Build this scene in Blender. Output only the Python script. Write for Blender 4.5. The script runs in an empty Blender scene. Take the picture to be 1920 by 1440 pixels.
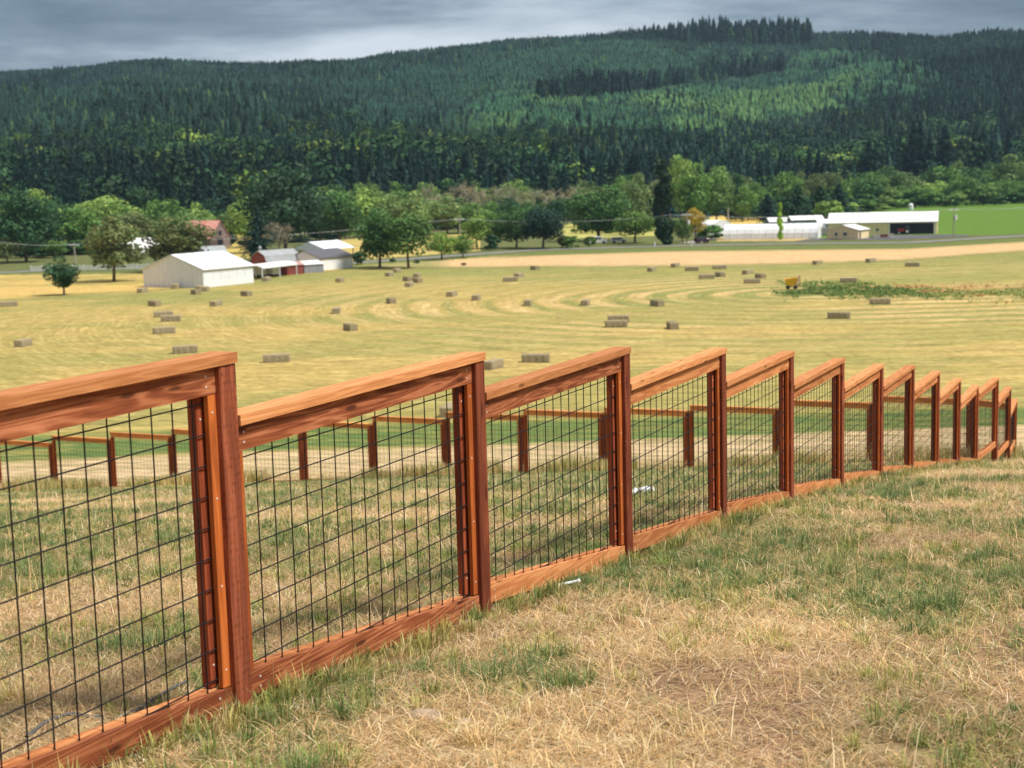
import bpy, math, random
import numpy as np
from mathutils import Vector, Matrix
random.seed(7); rng = np.random.default_rng(11)
PI = math.pi
scene = bpy.context.scene
COL = scene.collection

# ------------------------------------------------------------------ camera numbers
CAMZ = 15.5                       # camera height above the valley floor (z = 0)
FPX = 2773.0; PITCH = math.atan(370/FPX); ROLL = .027
def _basis():
    R0 = Vector((1,0,0)); U0 = Vector((0,math.sin(PITCH),math.cos(PITCH))); F = Vector((0,math.cos(PITCH),-math.sin(PITCH)))
    return R0*math.cos(ROLL)-U0*math.sin(ROLL), U0*math.cos(ROLL)+R0*math.sin(ROLL), F
CR, CU, CF = _basis()
def ray(px, py): return CF + CR*((px-960)/FPX) - CU*((py-720)/FPX)
def at(px, py, z=0.0):            # ground point under a photo pixel
    r = ray(px, py); k = (z-CAMZ)/r.z
    return Vector((r.x*k, r.y*k, z))
def at_y(px, y):                  # x of a photo column at distance y (valley floor level)
    k = y; r = ray(px, 720-370+ (15.5/y)*FPX - .027*(px-960)); return r.x/r.y*y
def project(x, y, z):             # world arrays -> photo pixels
    dx, dy, dz = x, y, z-CAMZ
    d = dx*CF.x+dy*CF.y+dz*CF.z; d = np.where(d < .1, .1, d)
    return 960+FPX*(dx*CR.x+dy*CR.y+dz*CR.z)/d, 720-FPX*(dx*CU.x+dy*CU.y+dz*CU.z)/d

# ------------------------------------------------------------------ tagging helpers
def tag(o, label=None, cat=None, group=None, kind=None):
    if label: o['label'] = label
    if cat: o['category'] = cat
    if group: o['group'] = group
    if kind: o['kind'] = kind
    return o
def empty(name, loc, rz=0.0, label=None, cat=None, group=None):
    o = bpy.data.objects.new(name, None); o.empty_display_size = .3
    COL.objects.link(o); o.location = loc; o.rotation_euler = (0,0,rz)
    return tag(o, label, cat, group)
def link(name, me, parent=None, loc=None, rz=0.0):
    o = bpy.data.objects.new(name, me); COL.objects.link(o)
    if parent: o.parent = parent
    if loc is not None: o.location = loc
    if rz: o.rotation_euler = (0,0,rz)
    return o

class MB:                          # small mesh builder
    def __init__(s): s.v=[]; s.f=[]; s.m=[]
    def poly(s, pts, faces, mi=0):
        n=len(s.v); s.v += [tuple(p) for p in pts]
        for f in faces: s.f.append([n+i for i in f]); s.m.append(mi)
    def box(s, x0,x1,y0,y1,z0,z1, mi=0):
        s.poly([(x0,y0,z0),(x1,y0,z0),(x1,y1,z0),(x0,y1,z0),(x0,y0,z1),(x1,y0,z1),(x1,y1,z1),(x0,y1,z1)],
               [(3,2,1,0),(4,5,6,7),(0,1,5,4),(1,2,6,5),(2,3,7,6),(3,0,4,7)], mi)
    def slant(s, x0,x1,y0,y1,za0,za1,zb0,zb1, mi=0, seg=1):   # box whose bottom/top run from za to zb along x
        for k in range(seg):
            pass
        s.poly([(x0,y0,za0),(x1,y0,zb0),(x1,y1,zb0),(x0,y1,za0),(x0,y0,za1),(x1,y0,zb1),(x1,y1,zb1),(x0,y1,za1)],
               [(3,2,1,0),(4,5,6,7),(0,1,5,4),(1,2,6,5),(2,3,7,6),(3,0,4,7)], mi)
    def tube(s, a, b, ra, rb=None, n=6, mi=0, cap=True):
        rb = ra if rb is None else rb
        a=Vector(a); b=Vector(b); d=(b-a).normalized()
        t = Vector((0,0,1)) if abs(d.z)<.9 else Vector((1,0,0))
        u=d.cross(t).normalized(); w=d.cross(u)
        pts=[]
        for p,r in ((a,ra),(b,rb)):
            for i in range(n):
                q=2*PI*i/n; pts.append(p+u*(r*math.cos(q))+w*(r*math.sin(q)))
        fs=[(i,(i+1)%n,n+(i+1)%n,n+i) for i in range(n)]
        if cap: fs += [tuple(range(n-1,-1,-1)), tuple(range(n,2*n))]
        s.poly(pts, fs, mi)
    def mesh(s, name, mats, bevel=0):
        me = bpy.data.meshes.new(name); me.from_pydata(s.v, [], s.f)
        for m in (mats if isinstance(mats,(list,tuple)) else [mats]): me.materials.append(m)
        me.polygons.foreach_set('material_index', s.m); me.update()
        return me
    def obj(s, name, mats, parent=None, loc=None, rz=0.0): return link(name, s.mesh(name, mats), parent, loc, rz)

def np_mesh(name, V, F, mat, col=None, attrs=None, smooth=False):   # F: (n,k) int array, or list of such arrays
    me = bpy.data.meshes.new(name)
    Fs = F if isinstance(F, list) else [F]
    V = np.ascontiguousarray(V, dtype=np.float32)
    me.vertices.add(len(V)); me.vertices.foreach_set('co', V.ravel())
    loops = np.concatenate([f.ravel() for f in Fs]).astype(np.int32)
    tot = np.concatenate([np.full(len(f), f.shape[1], np.int32) for f in Fs])
    start = np.concatenate([[0], np.cumsum(tot)[:-1]]).astype(np.int32)
    me.loops.add(len(loops)); me.loops.foreach_set('vertex_index', loops)
    me.polygons.add(len(tot)); me.polygons.foreach_set('loop_start', start)
    me.polygons.foreach_set('loop_total', tot)
    if smooth: me.polygons.foreach_set('use_smooth', np.ones(len(tot), bool))
    me.update(calc_edges=True)
    if col is not None:
        a = me.color_attributes.new('Col', 'FLOAT_COLOR', 'POINT')
        c = np.ones((len(V),4), np.float32); c[:,:3] = col; a.data.foreach_set('color', c.ravel())
    for k, w in (attrs or {}).items():
        a = me.attributes.new(k, 'FLOAT', 'POINT'); a.data.foreach_set('value', np.ascontiguousarray(w, dtype=np.float32))
    me.materials.append(mat)
    return me

def vnoise(x, y, seed=0):          # value noise 0..1
    x = np.asarray(x, float); y = np.asarray(y, float)
    xi = np.floor(x).astype(np.int64); yi = np.floor(y).astype(np.int64); fx = x-xi; fy = y-yi
    fx = fx*fx*(3-2*fx); fy = fy*fy*(3-2*fy)
    def h(a,b):
        n = (a*374761393 + b*668265263 + seed*974634777) & 0xffffffff
        n = ((n ^ (n>>13))*1274126177) & 0xffffffff
        return ((n ^ (n>>16)) & 0xffff)/65535.0
    return (h(xi,yi)*(1-fx)+h(xi+1,yi)*fx)*(1-fy)+(h(xi,yi+1)*(1-fx)+h(xi+1,yi+1)*fx)*fy
def fbm(x, y, seed=0, o=4):
    s=0; a=.5; t=0
    for i in range(o): s = s+a*vnoise(x*2**i, y*2**i, seed+i); t+=a; a*=.5
    return s/t
def sstep(a,b,x): 
    t=np.clip((np.asarray(x,float)-a)/(b-a),0,1); return t*t*(3-2*t)
def in_poly(px, py, poly):
    c = np.zeros(np.shape(px), bool); n=len(poly)
    for i in range(n):
        x1,y1=poly[i]; x2,y2=poly[(i+1)%n]
        if y1==y2: continue
        c ^= ((y1>py)!=(y2>py)) & (px < (x2-x1)*(py-y1)/(y2-y1)+x1)
    return c

# ------------------------------------------------------------------ material helper
class NT:
    def __init__(s, name):
        s.mat = bpy.data.materials.new(name); s.mat.use_nodes = True; s.t = s.mat.node_tree
        s.t.nodes.clear(); s.out = s.t.nodes.new('ShaderNodeOutputMaterial')
        s.bsdf = s.n('ShaderNodeBsdfPrincipled'); s.l(s.bsdf.outputs[0], s.out.inputs[0])
        s.bsdf.inputs['Specular IOR Level'].default_value = .2
    def n(s, kind, **kw):
        x = s.t.nodes.new(kind)
        for k,v in kw.items(): setattr(x,k,v)
        return x
    def l(s, a, b): s.t.links.new(a, b)
    def setin(s, node, key, v):
        if hasattr(v,'links'): s.l(v, node.inputs[key])
        else: node.inputs[key].default_value = v
    def coord(s, kind='Object'): return s.n('ShaderNodeTexCoord').outputs[kind]
    def math(s, op, a, b=0.0, clamp=False):
        x = s.n('ShaderNodeMath', operation=op, use_clamp=clamp); s.setin(x,0,a); s.setin(x,1,b); return x.outputs[0]
    def vmath(s, op, a, b):
        x = s.n('ShaderNodeVectorMath', operation=op); s.setin(x,0,a); s.setin(x,1,b); return x.outputs[0]
    def noise(s, vec, scale=1, detail=4, rough=.55, dist=0.0):
        x = s.n('ShaderNodeTexNoise'); s.setin(x,'Vector',vec); x.inputs['Scale'].default_value=scale
        x.inputs['Detail'].default_value=detail; x.inputs['Roughness'].default_value=rough; x.inputs['Distortion'].default_value=dist
        return x.outputs[0]
    def ramp(s, fac, stops):
        x = s.n('ShaderNodeValToRGB'); s.setin(x,0,fac); e=x.color_ramp.elements
        while len(e)<len(stops): e.new(.5)
        for q,(p,c) in zip(e,stops):
            q.position=p; q.color = (c,c,c,1) if isinstance(c,(int,float)) else (*c,1)
        return x.outputs[0]
    def mix(s, fac, a, b, mode='MIX'):
        x = s.n('ShaderNodeMix', data_type='RGBA', blend_type=mode)
        s.setin(x,0,fac)
        for key,v in ((6,a),(7,b)):
            if hasattr(v,'links'): s.l(v, x.inputs[key])
            else: x.inputs[key].default_value = (*v,1) if len(v)==3 else v
        return x.outputs[2]
    def base(s, c, rough=.8):
        if hasattr(c,'links'): s.l(c, s.bsdf.inputs['Base Color'])
        else: s.bsdf.inputs['Base Color'].default_value=(*c,1)
        s.setin(s.bsdf,'Roughness',rough)
    def bump(s, h, dist=.01, strength=.5):
        x = s.n('ShaderNodeBump'); s.l(h, x.inputs['Height']); x.inputs['Distance'].default_value=dist
        x.inputs['Strength'].default_value=strength; s.l(x.outputs[0], s.bsdf.inputs['Normal'])
    def rand(s): return s.n('ShaderNodeObjectInfo').outputs['Random']

def wood(name, axis, dark, mid, light, contrast=1.0, incised=False, bands=14, knot=True, rough=.75):
    m = NT(name); r = m.rand()
    off = m.n('ShaderNodeCombineXYZ'); 
    for i,k in enumerate((31.7,17.3,53.1)): m.l(m.math('MULTIPLY', r, k), off.inputs[i])
    p = m.vmath('ADD', m.coord(), off.outputs[0])
    sc = {'x':(.8,15,15),'z':(15,15,.8)}[axis]
    st = m.vmath('MULTIPLY', p, sc)
    warp = m.noise(st, 1.3, 2, .5, .6)
    # growth rings: bands across the grain, bent by low-frequency noise
    rg = m.math('SINE', m.math('MULTIPLY', m.math('ADD', warp, m.noise(st,.35,1)), bands*3.2))
    rg = m.ramp(m.math('ADD', m.math('MULTIPLY', rg, .5), .5), [(0,0),(.55,.25),(1,1)])
    fib = m.noise(m.vmath('MULTIPLY', p, {'x':(6,160,160),'z':(160,160,6)}[axis]), 1, 3, .6)
    blot = m.noise(m.vmath('MULTIPLY', p, {'x':(2,7,7),'z':(7,7,2)}[axis]), 1, 4, .65)
    f = m.math('ADD', m.math('MULTIPLY', rg, .38*contrast), m.math('ADD', m.math('MULTIPLY', fib,.5), m.math('MULTIPLY', m.math('SUBTRACT', blot,.5), .7*contrast)))
    c = m.ramp(f, [(.12,dark),(.42,mid),(.85,light)])
    c = m.mix(1.0, c, m.ramp(r, [(0,(.74,.70,.68)),(.5,(1,1,1)),(1,(1.18,1.22,1.25))]), 'MULTIPLY')
    if knot:
        v = m.n('ShaderNodeTexVoronoi'); m.l(m.vmath('MULTIPLY', p, {'x':(3.4,15,15),'z':(15,15,3.4)}[axis]), v.inputs['Vector'])
        v.inputs['Scale'].default_value=1
        k = m.ramp(v.outputs['Distance'], [(.0,1),(.10,1),(.17,0)])
        c = m.mix(m.math('MULTIPLY',k,.8), c, tuple(x*.35 for x in dark))
    h = m.math('ADD', m.math('MULTIPLY', rg,.35), fib)
    if incised:
        q = m.vmath('MULTIPLY', p, (165,165,36))
        v = m.n('ShaderNodeTexVoronoi'); m.l(q, v.inputs['Vector']); v.inputs['Scale'].default_value=1; v.inputs['Randomness'].default_value=.35
        k = m.ramp(v.outputs['Distance'], [(.0,1),(.18,1),(.32,0)])
        c = m.mix(m.math('MULTIPLY',k,.75), c, tuple(x*.3 for x in dark))
        h = m.math('SUBTRACT', h, k)
    m.base(c, rough); m.bump(h, .0015, .5)
    return m

W_POST = wood('stained post wood','z',(.12,.027,.013),(.245,.064,.027),(.40,.115,.058),.7,True,9)
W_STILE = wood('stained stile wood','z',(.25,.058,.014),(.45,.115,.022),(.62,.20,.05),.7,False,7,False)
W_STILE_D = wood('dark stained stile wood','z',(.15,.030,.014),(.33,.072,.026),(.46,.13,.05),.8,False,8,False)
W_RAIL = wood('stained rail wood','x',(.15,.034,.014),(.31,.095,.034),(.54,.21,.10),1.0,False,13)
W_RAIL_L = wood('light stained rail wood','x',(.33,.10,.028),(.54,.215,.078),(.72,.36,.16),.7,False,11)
W_FAR = wood('bright orange far fence wood','x',(.48,.17,.045),(.76,.32,.10),(.88,.46,.20),.5,False,9,False)  # brighter orange than the near fence rails, used on far caps and face rails
W_CAP = wood('stained cap wood','x',(.40,.15,.050),(.57,.245,.09),(.70,.36,.16),.55,False,14)
def flat(name, c, rough=.6, var=.12, scale=2.0, metal=0.0, spec=.3, seam=0):
    m = NT(name); n = m.noise(m.coord(), scale, 4, .6)
    lo = tuple(x*(1-var) for x in c); hi = tuple(min(1,x*(1+var)) for x in c)
    col = m.ramp(n, [(.3,lo),(.7,hi)])
    if seam:
        sp = m.n('ShaderNodeSeparateXYZ'); m.l(m.coord(), sp.inputs[0])
        sx = m.ramp(m.math('FRACT', m.math('MULTIPLY', sp.outputs[0], seam)), [(.0,1),(.12,1),(.2,0)]); sy = m.ramp(m.math('FRACT', m.math('MULTIPLY', sp.outputs[1], seam)), [(.0,1),(.12,1),(.2,0)])
        col = m.mix(m.math('MULTIPLY', m.math('MULTIPLY', m.math('SUBTRACT', m.math('ADD', sx, sy), 1.0, True), 1.0), .0), col, lo)
        col = m.mix(m.math('MULTIPLY', sx, .22), col, tuple(q*.55 for q in c)); col = m.mix(m.math('MULTIPLY', sy, .22), col, tuple(q*.55 for q in c))
        st = m.noise(m.vmath('MULTIPLY', m.coord(), (1.5,1.5,.25)), 1.2, 4, .65); col = m.mix(m.ramp(st,[(.5,0),(.8,.3)]), col, tuple(q*r for q,r in zip(c,(.80,.785,.76))))
    m.base(col, rough); m.bsdf.inputs['Metallic'].default_value=metal
    m.bsdf.inputs['Specular IOR Level'].default_value=spec
    return m.mat
M_WIRE = flat('black coated wire', (.006,.006,.008), .5)
M_SCREW = flat('pale screw head', (.62,.52,.45), .5)
M_CONC = flat('post footing concrete', (.27,.235,.20), .95, .4, 30)

# ------------------------------------------------------------------ terrain
FY = np.array([-400,-60,-20,0,3,4.8,8.17,11.54,14.92,18.29,21.66,28.2,36.8,48,60,80,97,118,140])
FZ = np.array([10,1.5,-.75,-1.35,-1.55,-1.72,-2.13,-2.565,-3.13,-3.72,-4.38,-5.58,-7.19,-9.05,-10.8,-13.4,-15.05,-15.5,-15.5])
_fy = np.linspace(-400,140,5401); _fz = np.interp(_fy, FY, FZ)
_k = np.hanning(41); _k/=_k.sum(); _fz = np.convolve(np.pad(_fz,20,'edge'), _k, 'valid')
RX = [-900,-300,0,100,230,320,440,560,680,800,900,1000,1060,1150,1250,1330,1400,1480,1515,1530,1600,1700,1760,1840,1920,2300,2900]
RY = [190,165,161,152,137,130,137,139,134,120,106,96,92,85,84,82,80,77,84,80,82,90,94,82,80,70,90]
BASEY = 620.0; TOPY = 2000.0
def ridge_t(u):                    # tangent of the ridge line seen from the lookout
    px = 960+FPX*u; ry = np.interp(px, RX, RY); hor = 350-.027*(px-960)
    return (hor-ry)/FPX
def base_y(u): 
    px = 960+FPX*u
    return np.interp(px, [-600,0,500,900,1300,1500,1700,1920,2600],[560,560,600,640,640,690,780,860,900])
def height(x, y):
    x=np.asarray(x,float); y=np.asarray(y,float)
    near = np.interp(y, _fy, _fz)+CAMZ + .011*np.clip(x,-80,80)*(1-sstep(60,100,y))
    und = .05*(fbm(x*.35,y*.35,3)-.5)*sstep(2,6,y)*(1-sstep(40,80,y)) + .018*(fbm(x*2.2,y*2.2,9)-.5)*(1-sstep(20,40,y))
    u = np.clip(x/np.maximum(y,200), -.75,.75)
    b = base_y(u); s = np.clip((y-b)/(TOPY-b),0,1.0)
    ztop = CAMZ + TOPY*ridge_t(u)
    prof = s*.82+.18*s*s
    rid = (fbm(x/260+5,y/260,21,3)-.5)*95*np.sin(PI*s)+ (fbm(x/90+5,y/90,22,2)-.5)*26*np.sin(PI*s)
    hill = (ztop*prof + rid)*np.where(y>b,1,0)
    back = np.maximum(0, y-TOPY)
    hill = hill - back*.12
    hill = np.where(y>b, np.maximum(hill, 0), 0)
    # gentle rise of the green field on the right
    return near+und+hill
def hz(x,y): return float(height(np.array([x]),np.array([y]))[0])

# colour zones of the valley floor (linear albedo)
GOLD=(.43,.315,.10); GOLDG=(.40,.34,.12); TAN=(.56,.38,.19); LIME=(.21,.23,.062); OLIVE=(.17,.19,.06); GREEN=(.10,.21,.045)
SOIL=(.40,.24,.145); DRY=(.52,.37,.20); ASPH=(.14,.135,.14); DARKG=(.055,.085,.03)
LINE1=[(-400,575),(0,563),(250,547),(330,541),(480,524),(660,504),(850,502),(1000,500),(1300,499),(1500,494),(1700,487),(1920,470),(2300,455)]
LINE2=[(-400,522),(0,510),(250,507),(480,500),(660,492),(780,486),(1000,470),(1250,462),(1500,459),(1700,457),(1920,444),(2300,430)]  # near edge of the road
def zones(x, y, z):
    px, py = project(x, y, z)
    n = len(x); c = np.zeros((n,3)); wr = np.zeros(n)
    f1 = np.interp(px, *zip(*LINE1)); f2 = np.interp(px, *zip(*LINE2))
    wob = (fbm(x/14,y/14,41)-.5)
    def put(mask, colr): 
        c[mask] = colr
    def blend(w, colr):
        w = np.clip(w,0,1)[:,None]; c[:] = c*(1-w)+np.array(colr)*w
    put(np.ones(n,bool), OLIVE)
    # hay field
    inf = py > f1
    c[inf] = GOLD
    g = sstep(70,0,py-f1)*.95*(.45+.55*sstep(200,1100,px)) + .55*sstep(.42,.62,fbm(x/30,y/18,51))*sstep(900,1500,px)*sstep(150,20,py-f1)
    g = g + .75*sstep(.42,.66,fbm(x/26+9,y/13,52)); blend(np.where(inf,g,0)*.8, LIME)
    # strips beyond the field edge
    s2 = (py<=f1)&(py>f2+6)
    c[s2] = TAN
    left = s2&(px<700); c[left] = np.array((.52,.36,.12))
    blend(np.where(left, sstep(.5,.62,fbm(x/30,y/10,61)),0)*.5, LIME)
    mid = s2&(px>640)&(px<860); blend(np.where(mid,.75,0)*sstep(860,800,px), (.22,.24,.08))
    verge = np.exp(-((py-f1)/2.6)**2)*(.45+.8*wob); blend(verge*1.0, (.13,.15,.045))
    blend(np.exp(-((py-(f2+7))/3.2)**2)*1.0*sstep(880,1000,px), (.11,.15,.04))
    far = py<=f2+3
    c[far] = (.125,.14,.05)
    for poly,colr in [
        ([(395,440),(480,440),(480,482),(395,490)], (.47,.37,.11)),
        ([(620,450),(900,437),(900,470),(620,492)], (.46,.36,.12)),
        ([(1030,422),(1230,412),(1230,442),(1030,448)], (.42,.40,.12)),
        ([(1330,404),(1425,399),(1430,418),(1330,424)], (.62,.43,.11)),
        ([(1290,392),(1425,386),(1425,402),(1300,408)], (.22,.25,.08)),
        ([(1345,444),(1530,444),(1500,452),(1345,452)], (.45,.33,.15)),
        ([(1470,393),(1620,388),(1920,375),(2500,352),(2500,430),(1920,438),(1790,441),(1640,446),(1470,446)], (.105,.190,.030))]:
        mk = far & in_poly(px,py,poly); c[mk]=colr
    # the uncut island in the hay field
    isl = in_poly(px+wob*60, py+wob*10, [(1425,548),(1470,541),(1500,535),(1560,534),(1700,537),(2400,535),(2400,575),(1800,562),(1600,562),(1480,556)])
    c[isl] = (.30,.27,.085); blend(np.where(isl, sstep(.45,.6,fbm(x/6,y/3,71)),0), (.10,.17,.04))
    blend(np.where(isl, sstep(548,538,py)*sstep(1560,1640,px),0)*.8, (.50,.29,.12))
    # slope below the lookout: bare strip, green crop strip, hay again
    band = sstep(64,69,y+wob*6)*(1-sstep(88,93,y+wob*6)); bn=fbm(x/3.2,y/1.6,45)[:]; blend(band*(.55+.45*sstep(.35,.6,bn)), (.115,.17,.05))
    soil = sstep(33,40,y+wob*8)*(1-sstep(64,69,y+wob*6)); blend(soil*.95, (.56,.41,.235)); blend(soil*sstep(.45,.65,fbm(x/2.5,y/1.2,46))*.6,(.30,.26,.11))
    nearm = 1-sstep(33,40,y+wob*8); blend(nearm, DRY)
    gr = nearm*sstep(.46,.62,green_field(x,y)); blend(gr*.6,(.26,.23,.09))
    so = nearm*sstep(.68,.78,soil_field(x,y)); blend(so*.85, SOIL)
    # forest floor
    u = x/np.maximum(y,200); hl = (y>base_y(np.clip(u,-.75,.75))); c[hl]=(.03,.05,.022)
    fe=np.abs((x+.9)*N1_[0]+(y-4.8)*N1_[1]); blend(np.exp(-(fe/.13)**2)*(y<24)*(.35+.5*fbm(x*3,y*3,191,2))*nearm,(.22,.14,.085))  # near fence base: contact shadow painted in as a darker strip of disturbed soil
    # windrow loops run round the uncut island
    A = at(1500,552); B = Vector((260,A.y-10,0))
    ab = np.array([B.x-A.x,B.y-A.y]); L2=(ab**2).sum()
    t = np.clip(((x-A.x)*ab[0]+(y-A.y)*ab[1])/L2,0,1)
    d = np.hypot(x-(A.x+t*ab[0]), (y-(A.y+t*ab[1]))*1.0)
    d = d + 3.0*(fbm(x/40,y/40,81)-.5)*2
    wmask = np.where(inf & (y>93), 1.0, 0.0)
    amp = wmask*(.06+.94*sstep(95,15,d))*(.2+.8*sstep(.38,.6,fbm(x/30,y/16,83)))*1.45
    return c, d, amp, (wmask>0).astype(float)
def green_field(x,y): return fbm(x*1.25+3,y*.95,101,4)*.62+.38*fbm(x*.3,y*.22,103,2)+.075*sstep(5.5,10,y)*(1-sstep(30,34,y))*sstep(-1.6,-3.2,x-.463*y)+.05*sstep(.10,.30,x/np.maximum(y,2))*sstep(12,7,y)+.008
def soil_field(x,y): return fbm(x*1.3+17,y*.8+4,111,3)

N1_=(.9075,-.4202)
def build_ground():
    ang = np.concatenate([np.linspace(-PI,-.42,60,endpoint=False), np.linspace(-.42,.42,760), np.linspace(.42,PI,60)[1:]])
    r = [.4]
    while r[-1] < 9000:
        q = r[-1]; r.append(q*(1+(.035 if q<3 else .0075 if q<900 else .015 if q<2200 else .06)))
    r = np.array(r)
    A,R = np.meshgrid(ang, r); X=(R*np.sin(A)).ravel(); Y=(R*np.cos(A)).ravel()
    Z=height(X,Y)
    V=np.stack([X,Y,Z],1); na=len(ang); nr=len(r)
    i=np.arange(nr-1)[:,None]*na+np.arange(na-1)[None,:]; i=i.ravel()
    F=np.stack([i,i+1,i+na+1,i+na],1)[:, ::-1]
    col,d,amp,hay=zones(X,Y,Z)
    m = NT('valley ground'); vc=m.n('ShaderNodeVertexColor',layer_name='Col').outputs[0]
    def attr(k): return m.n('ShaderNodeAttribute',attribute_name=k).outputs['Fac']
    ge = m.n('ShaderNodeNewGeometry').outputs['Position']; sep=m.n('ShaderNodeSeparateXYZ'); m.l(ge,sep.inputs[0])
    wd=attr('wd')
    cmb=m.n('ShaderNodeCombineXYZ'); m.l(wd,cmb.inputs[0]); m.l(m.math('MULTIPLY',sep.outputs[0],.10),cmb.inputs[1]); m.l(m.math('MULTIPLY',sep.outputs[1],.05),cmb.inputs[2])
    jit=m.noise(cmb.outputs[0],.35,2)
    ph=m.math('MULTIPLY', m.math('ADD', wd, m.math('MULTIPLY',jit,3.0)), 2*PI/5.6)
    s1=m.math('ADD', m.math('MULTIPLY', m.math('SINE',ph), .5), .5)
    streak=m.noise(cmb.outputs[0],2.4,5,.72)
    patch=m.noise(ge,.05,4,.6); fine=m.noise(ge,1.3,5,.7)
    w=m.math('MULTIPLY', m.math('MULTIPLY', m.ramp(s1,[(.35,0),(.8,1)]), attr('wa')), m.ramp(patch,[(.3,.35),(.6,1)]))
    hayc=m.mix(m.math('MULTIPLY',w,.75,True), vc, (.58,.41,.18))
    g1=m.math('MULTIPLY', m.math('MULTIPLY', m.ramp(s1,[(.05,1),(.35,0)]), attr('wa')), .7, True)
    hayc=m.mix(g1, hayc, (.20,.225,.065))
    hayc=m.mix(attr('hay'), vc, hayc)
    hayc=m.mix(m.math('MULTIPLY',attr('hay'),m.ramp(streak,[(.36,.55),(.60,0)])), hayc, (.26,.215,.075))
    hayc=m.mix(m.math('MULTIPLY',attr('hay'),m.ramp(streak,[(.5,0),(.72,.5)])), hayc, (.66,.50,.26))
    f2=m.ramp(m.math('ADD',m.math('MULTIPLY',fine,.5),m.math('MULTIPLY',m.noise(m.vmath('MULTIPLY',ge,(.25,1.0,1)),.9,4,.7),.5)),[(.36,.50),(.5,.95),(.64,1.35)]); hayc=m.mix(1.0,hayc,f2,'MULTIPLY')
    tiny=m.noise(ge,38,5,.75)
    nr_=m.ramp(m.math('MULTIPLY',sep.outputs[1],1/60),[(.5,1),(.9,0)])
    hayc=m.mix(nr_, hayc, m.mix(1.0,hayc,m.ramp(tiny,[(.3,.45),(.7,1.45)]),'MULTIPLY'))
    m.base(hayc,.95); m.bsdf.inputs['Specular IOR Level'].default_value=.05
    m.bump(m.math('MULTIPLY',m.math('ADD',tiny,m.noise(ge,9,4,.6)),nr_), .03, .9)
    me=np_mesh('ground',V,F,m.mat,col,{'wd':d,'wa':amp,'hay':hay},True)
    o=link('ground',me); tag(o,kind='structure'); return o
build_ground()

def strip(name, pts, widths, z, mat, kind='structure', sub=14):
    V=[];F=[]
    P=[Vector((p[0],p[1],0)) for p in pts]
    Q=[];W=[]
    for i in range(len(P)-1):
        for k in range(sub):
            t=k/sub; Q.append(P[i].lerp(P[i+1],t)); W.append(widths[i]*(1-t)+widths[i+1]*t)
    Q.append(P[-1]); W.append(widths[-1])
    for i,q in enumerate(Q):
        d=(Q[min(i+1,len(Q)-1)]-Q[max(i-1,0)]).normalized(); nrm=Vector((-d.y,d.x,0))
        V += [q-nrm*W[i]/2+Vector((0,0,z)), q+nrm*W[i]/2+Vector((0,0,z))]
    F=[(2*i,2*i+1,2*i+3,2*i+2) for i in range(len(Q)-1)]
    me=bpy.data.meshes.new(name); me.from_pydata([tuple(v) for v in V],[],F); me.materials.append(mat)
    return tag(link(name,me),kind=kind)
M_ROAD = flat('worn asphalt',(.20,.195,.20),.9,.18,.3)
M_YARD = flat('dark yard asphalt',(.10,.095,.105),.9,.25,.25)
road_px=[(-300,528),(0,511),(120,506),(400,499),(660,493),(790,484),(1000,469),(1250,461),(1500,456.5),(1700,455),(1920,442),(2200,426)]
strip('road',[at(*p) for p in road_px],[5]*len(road_px),.03,M_ROAD)
yard=[at(*p) for p in [(1500,453),(1560,449),(1650,447),(1760,443),(1800,441)]]
strip('paved_yard',[(p.x,p.y+2) for p in yard],[3,11,24,22,9],.05,M_YARD)
dw=[at(1290,456),at(1320,450),at(1345,444)]
strip('farm_lane',[(p.x,p.y) for p in dw],[6,4.5,4],.04,flat('gravel lane',(.34,.30,.27),.95,.2,.6))

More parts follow.
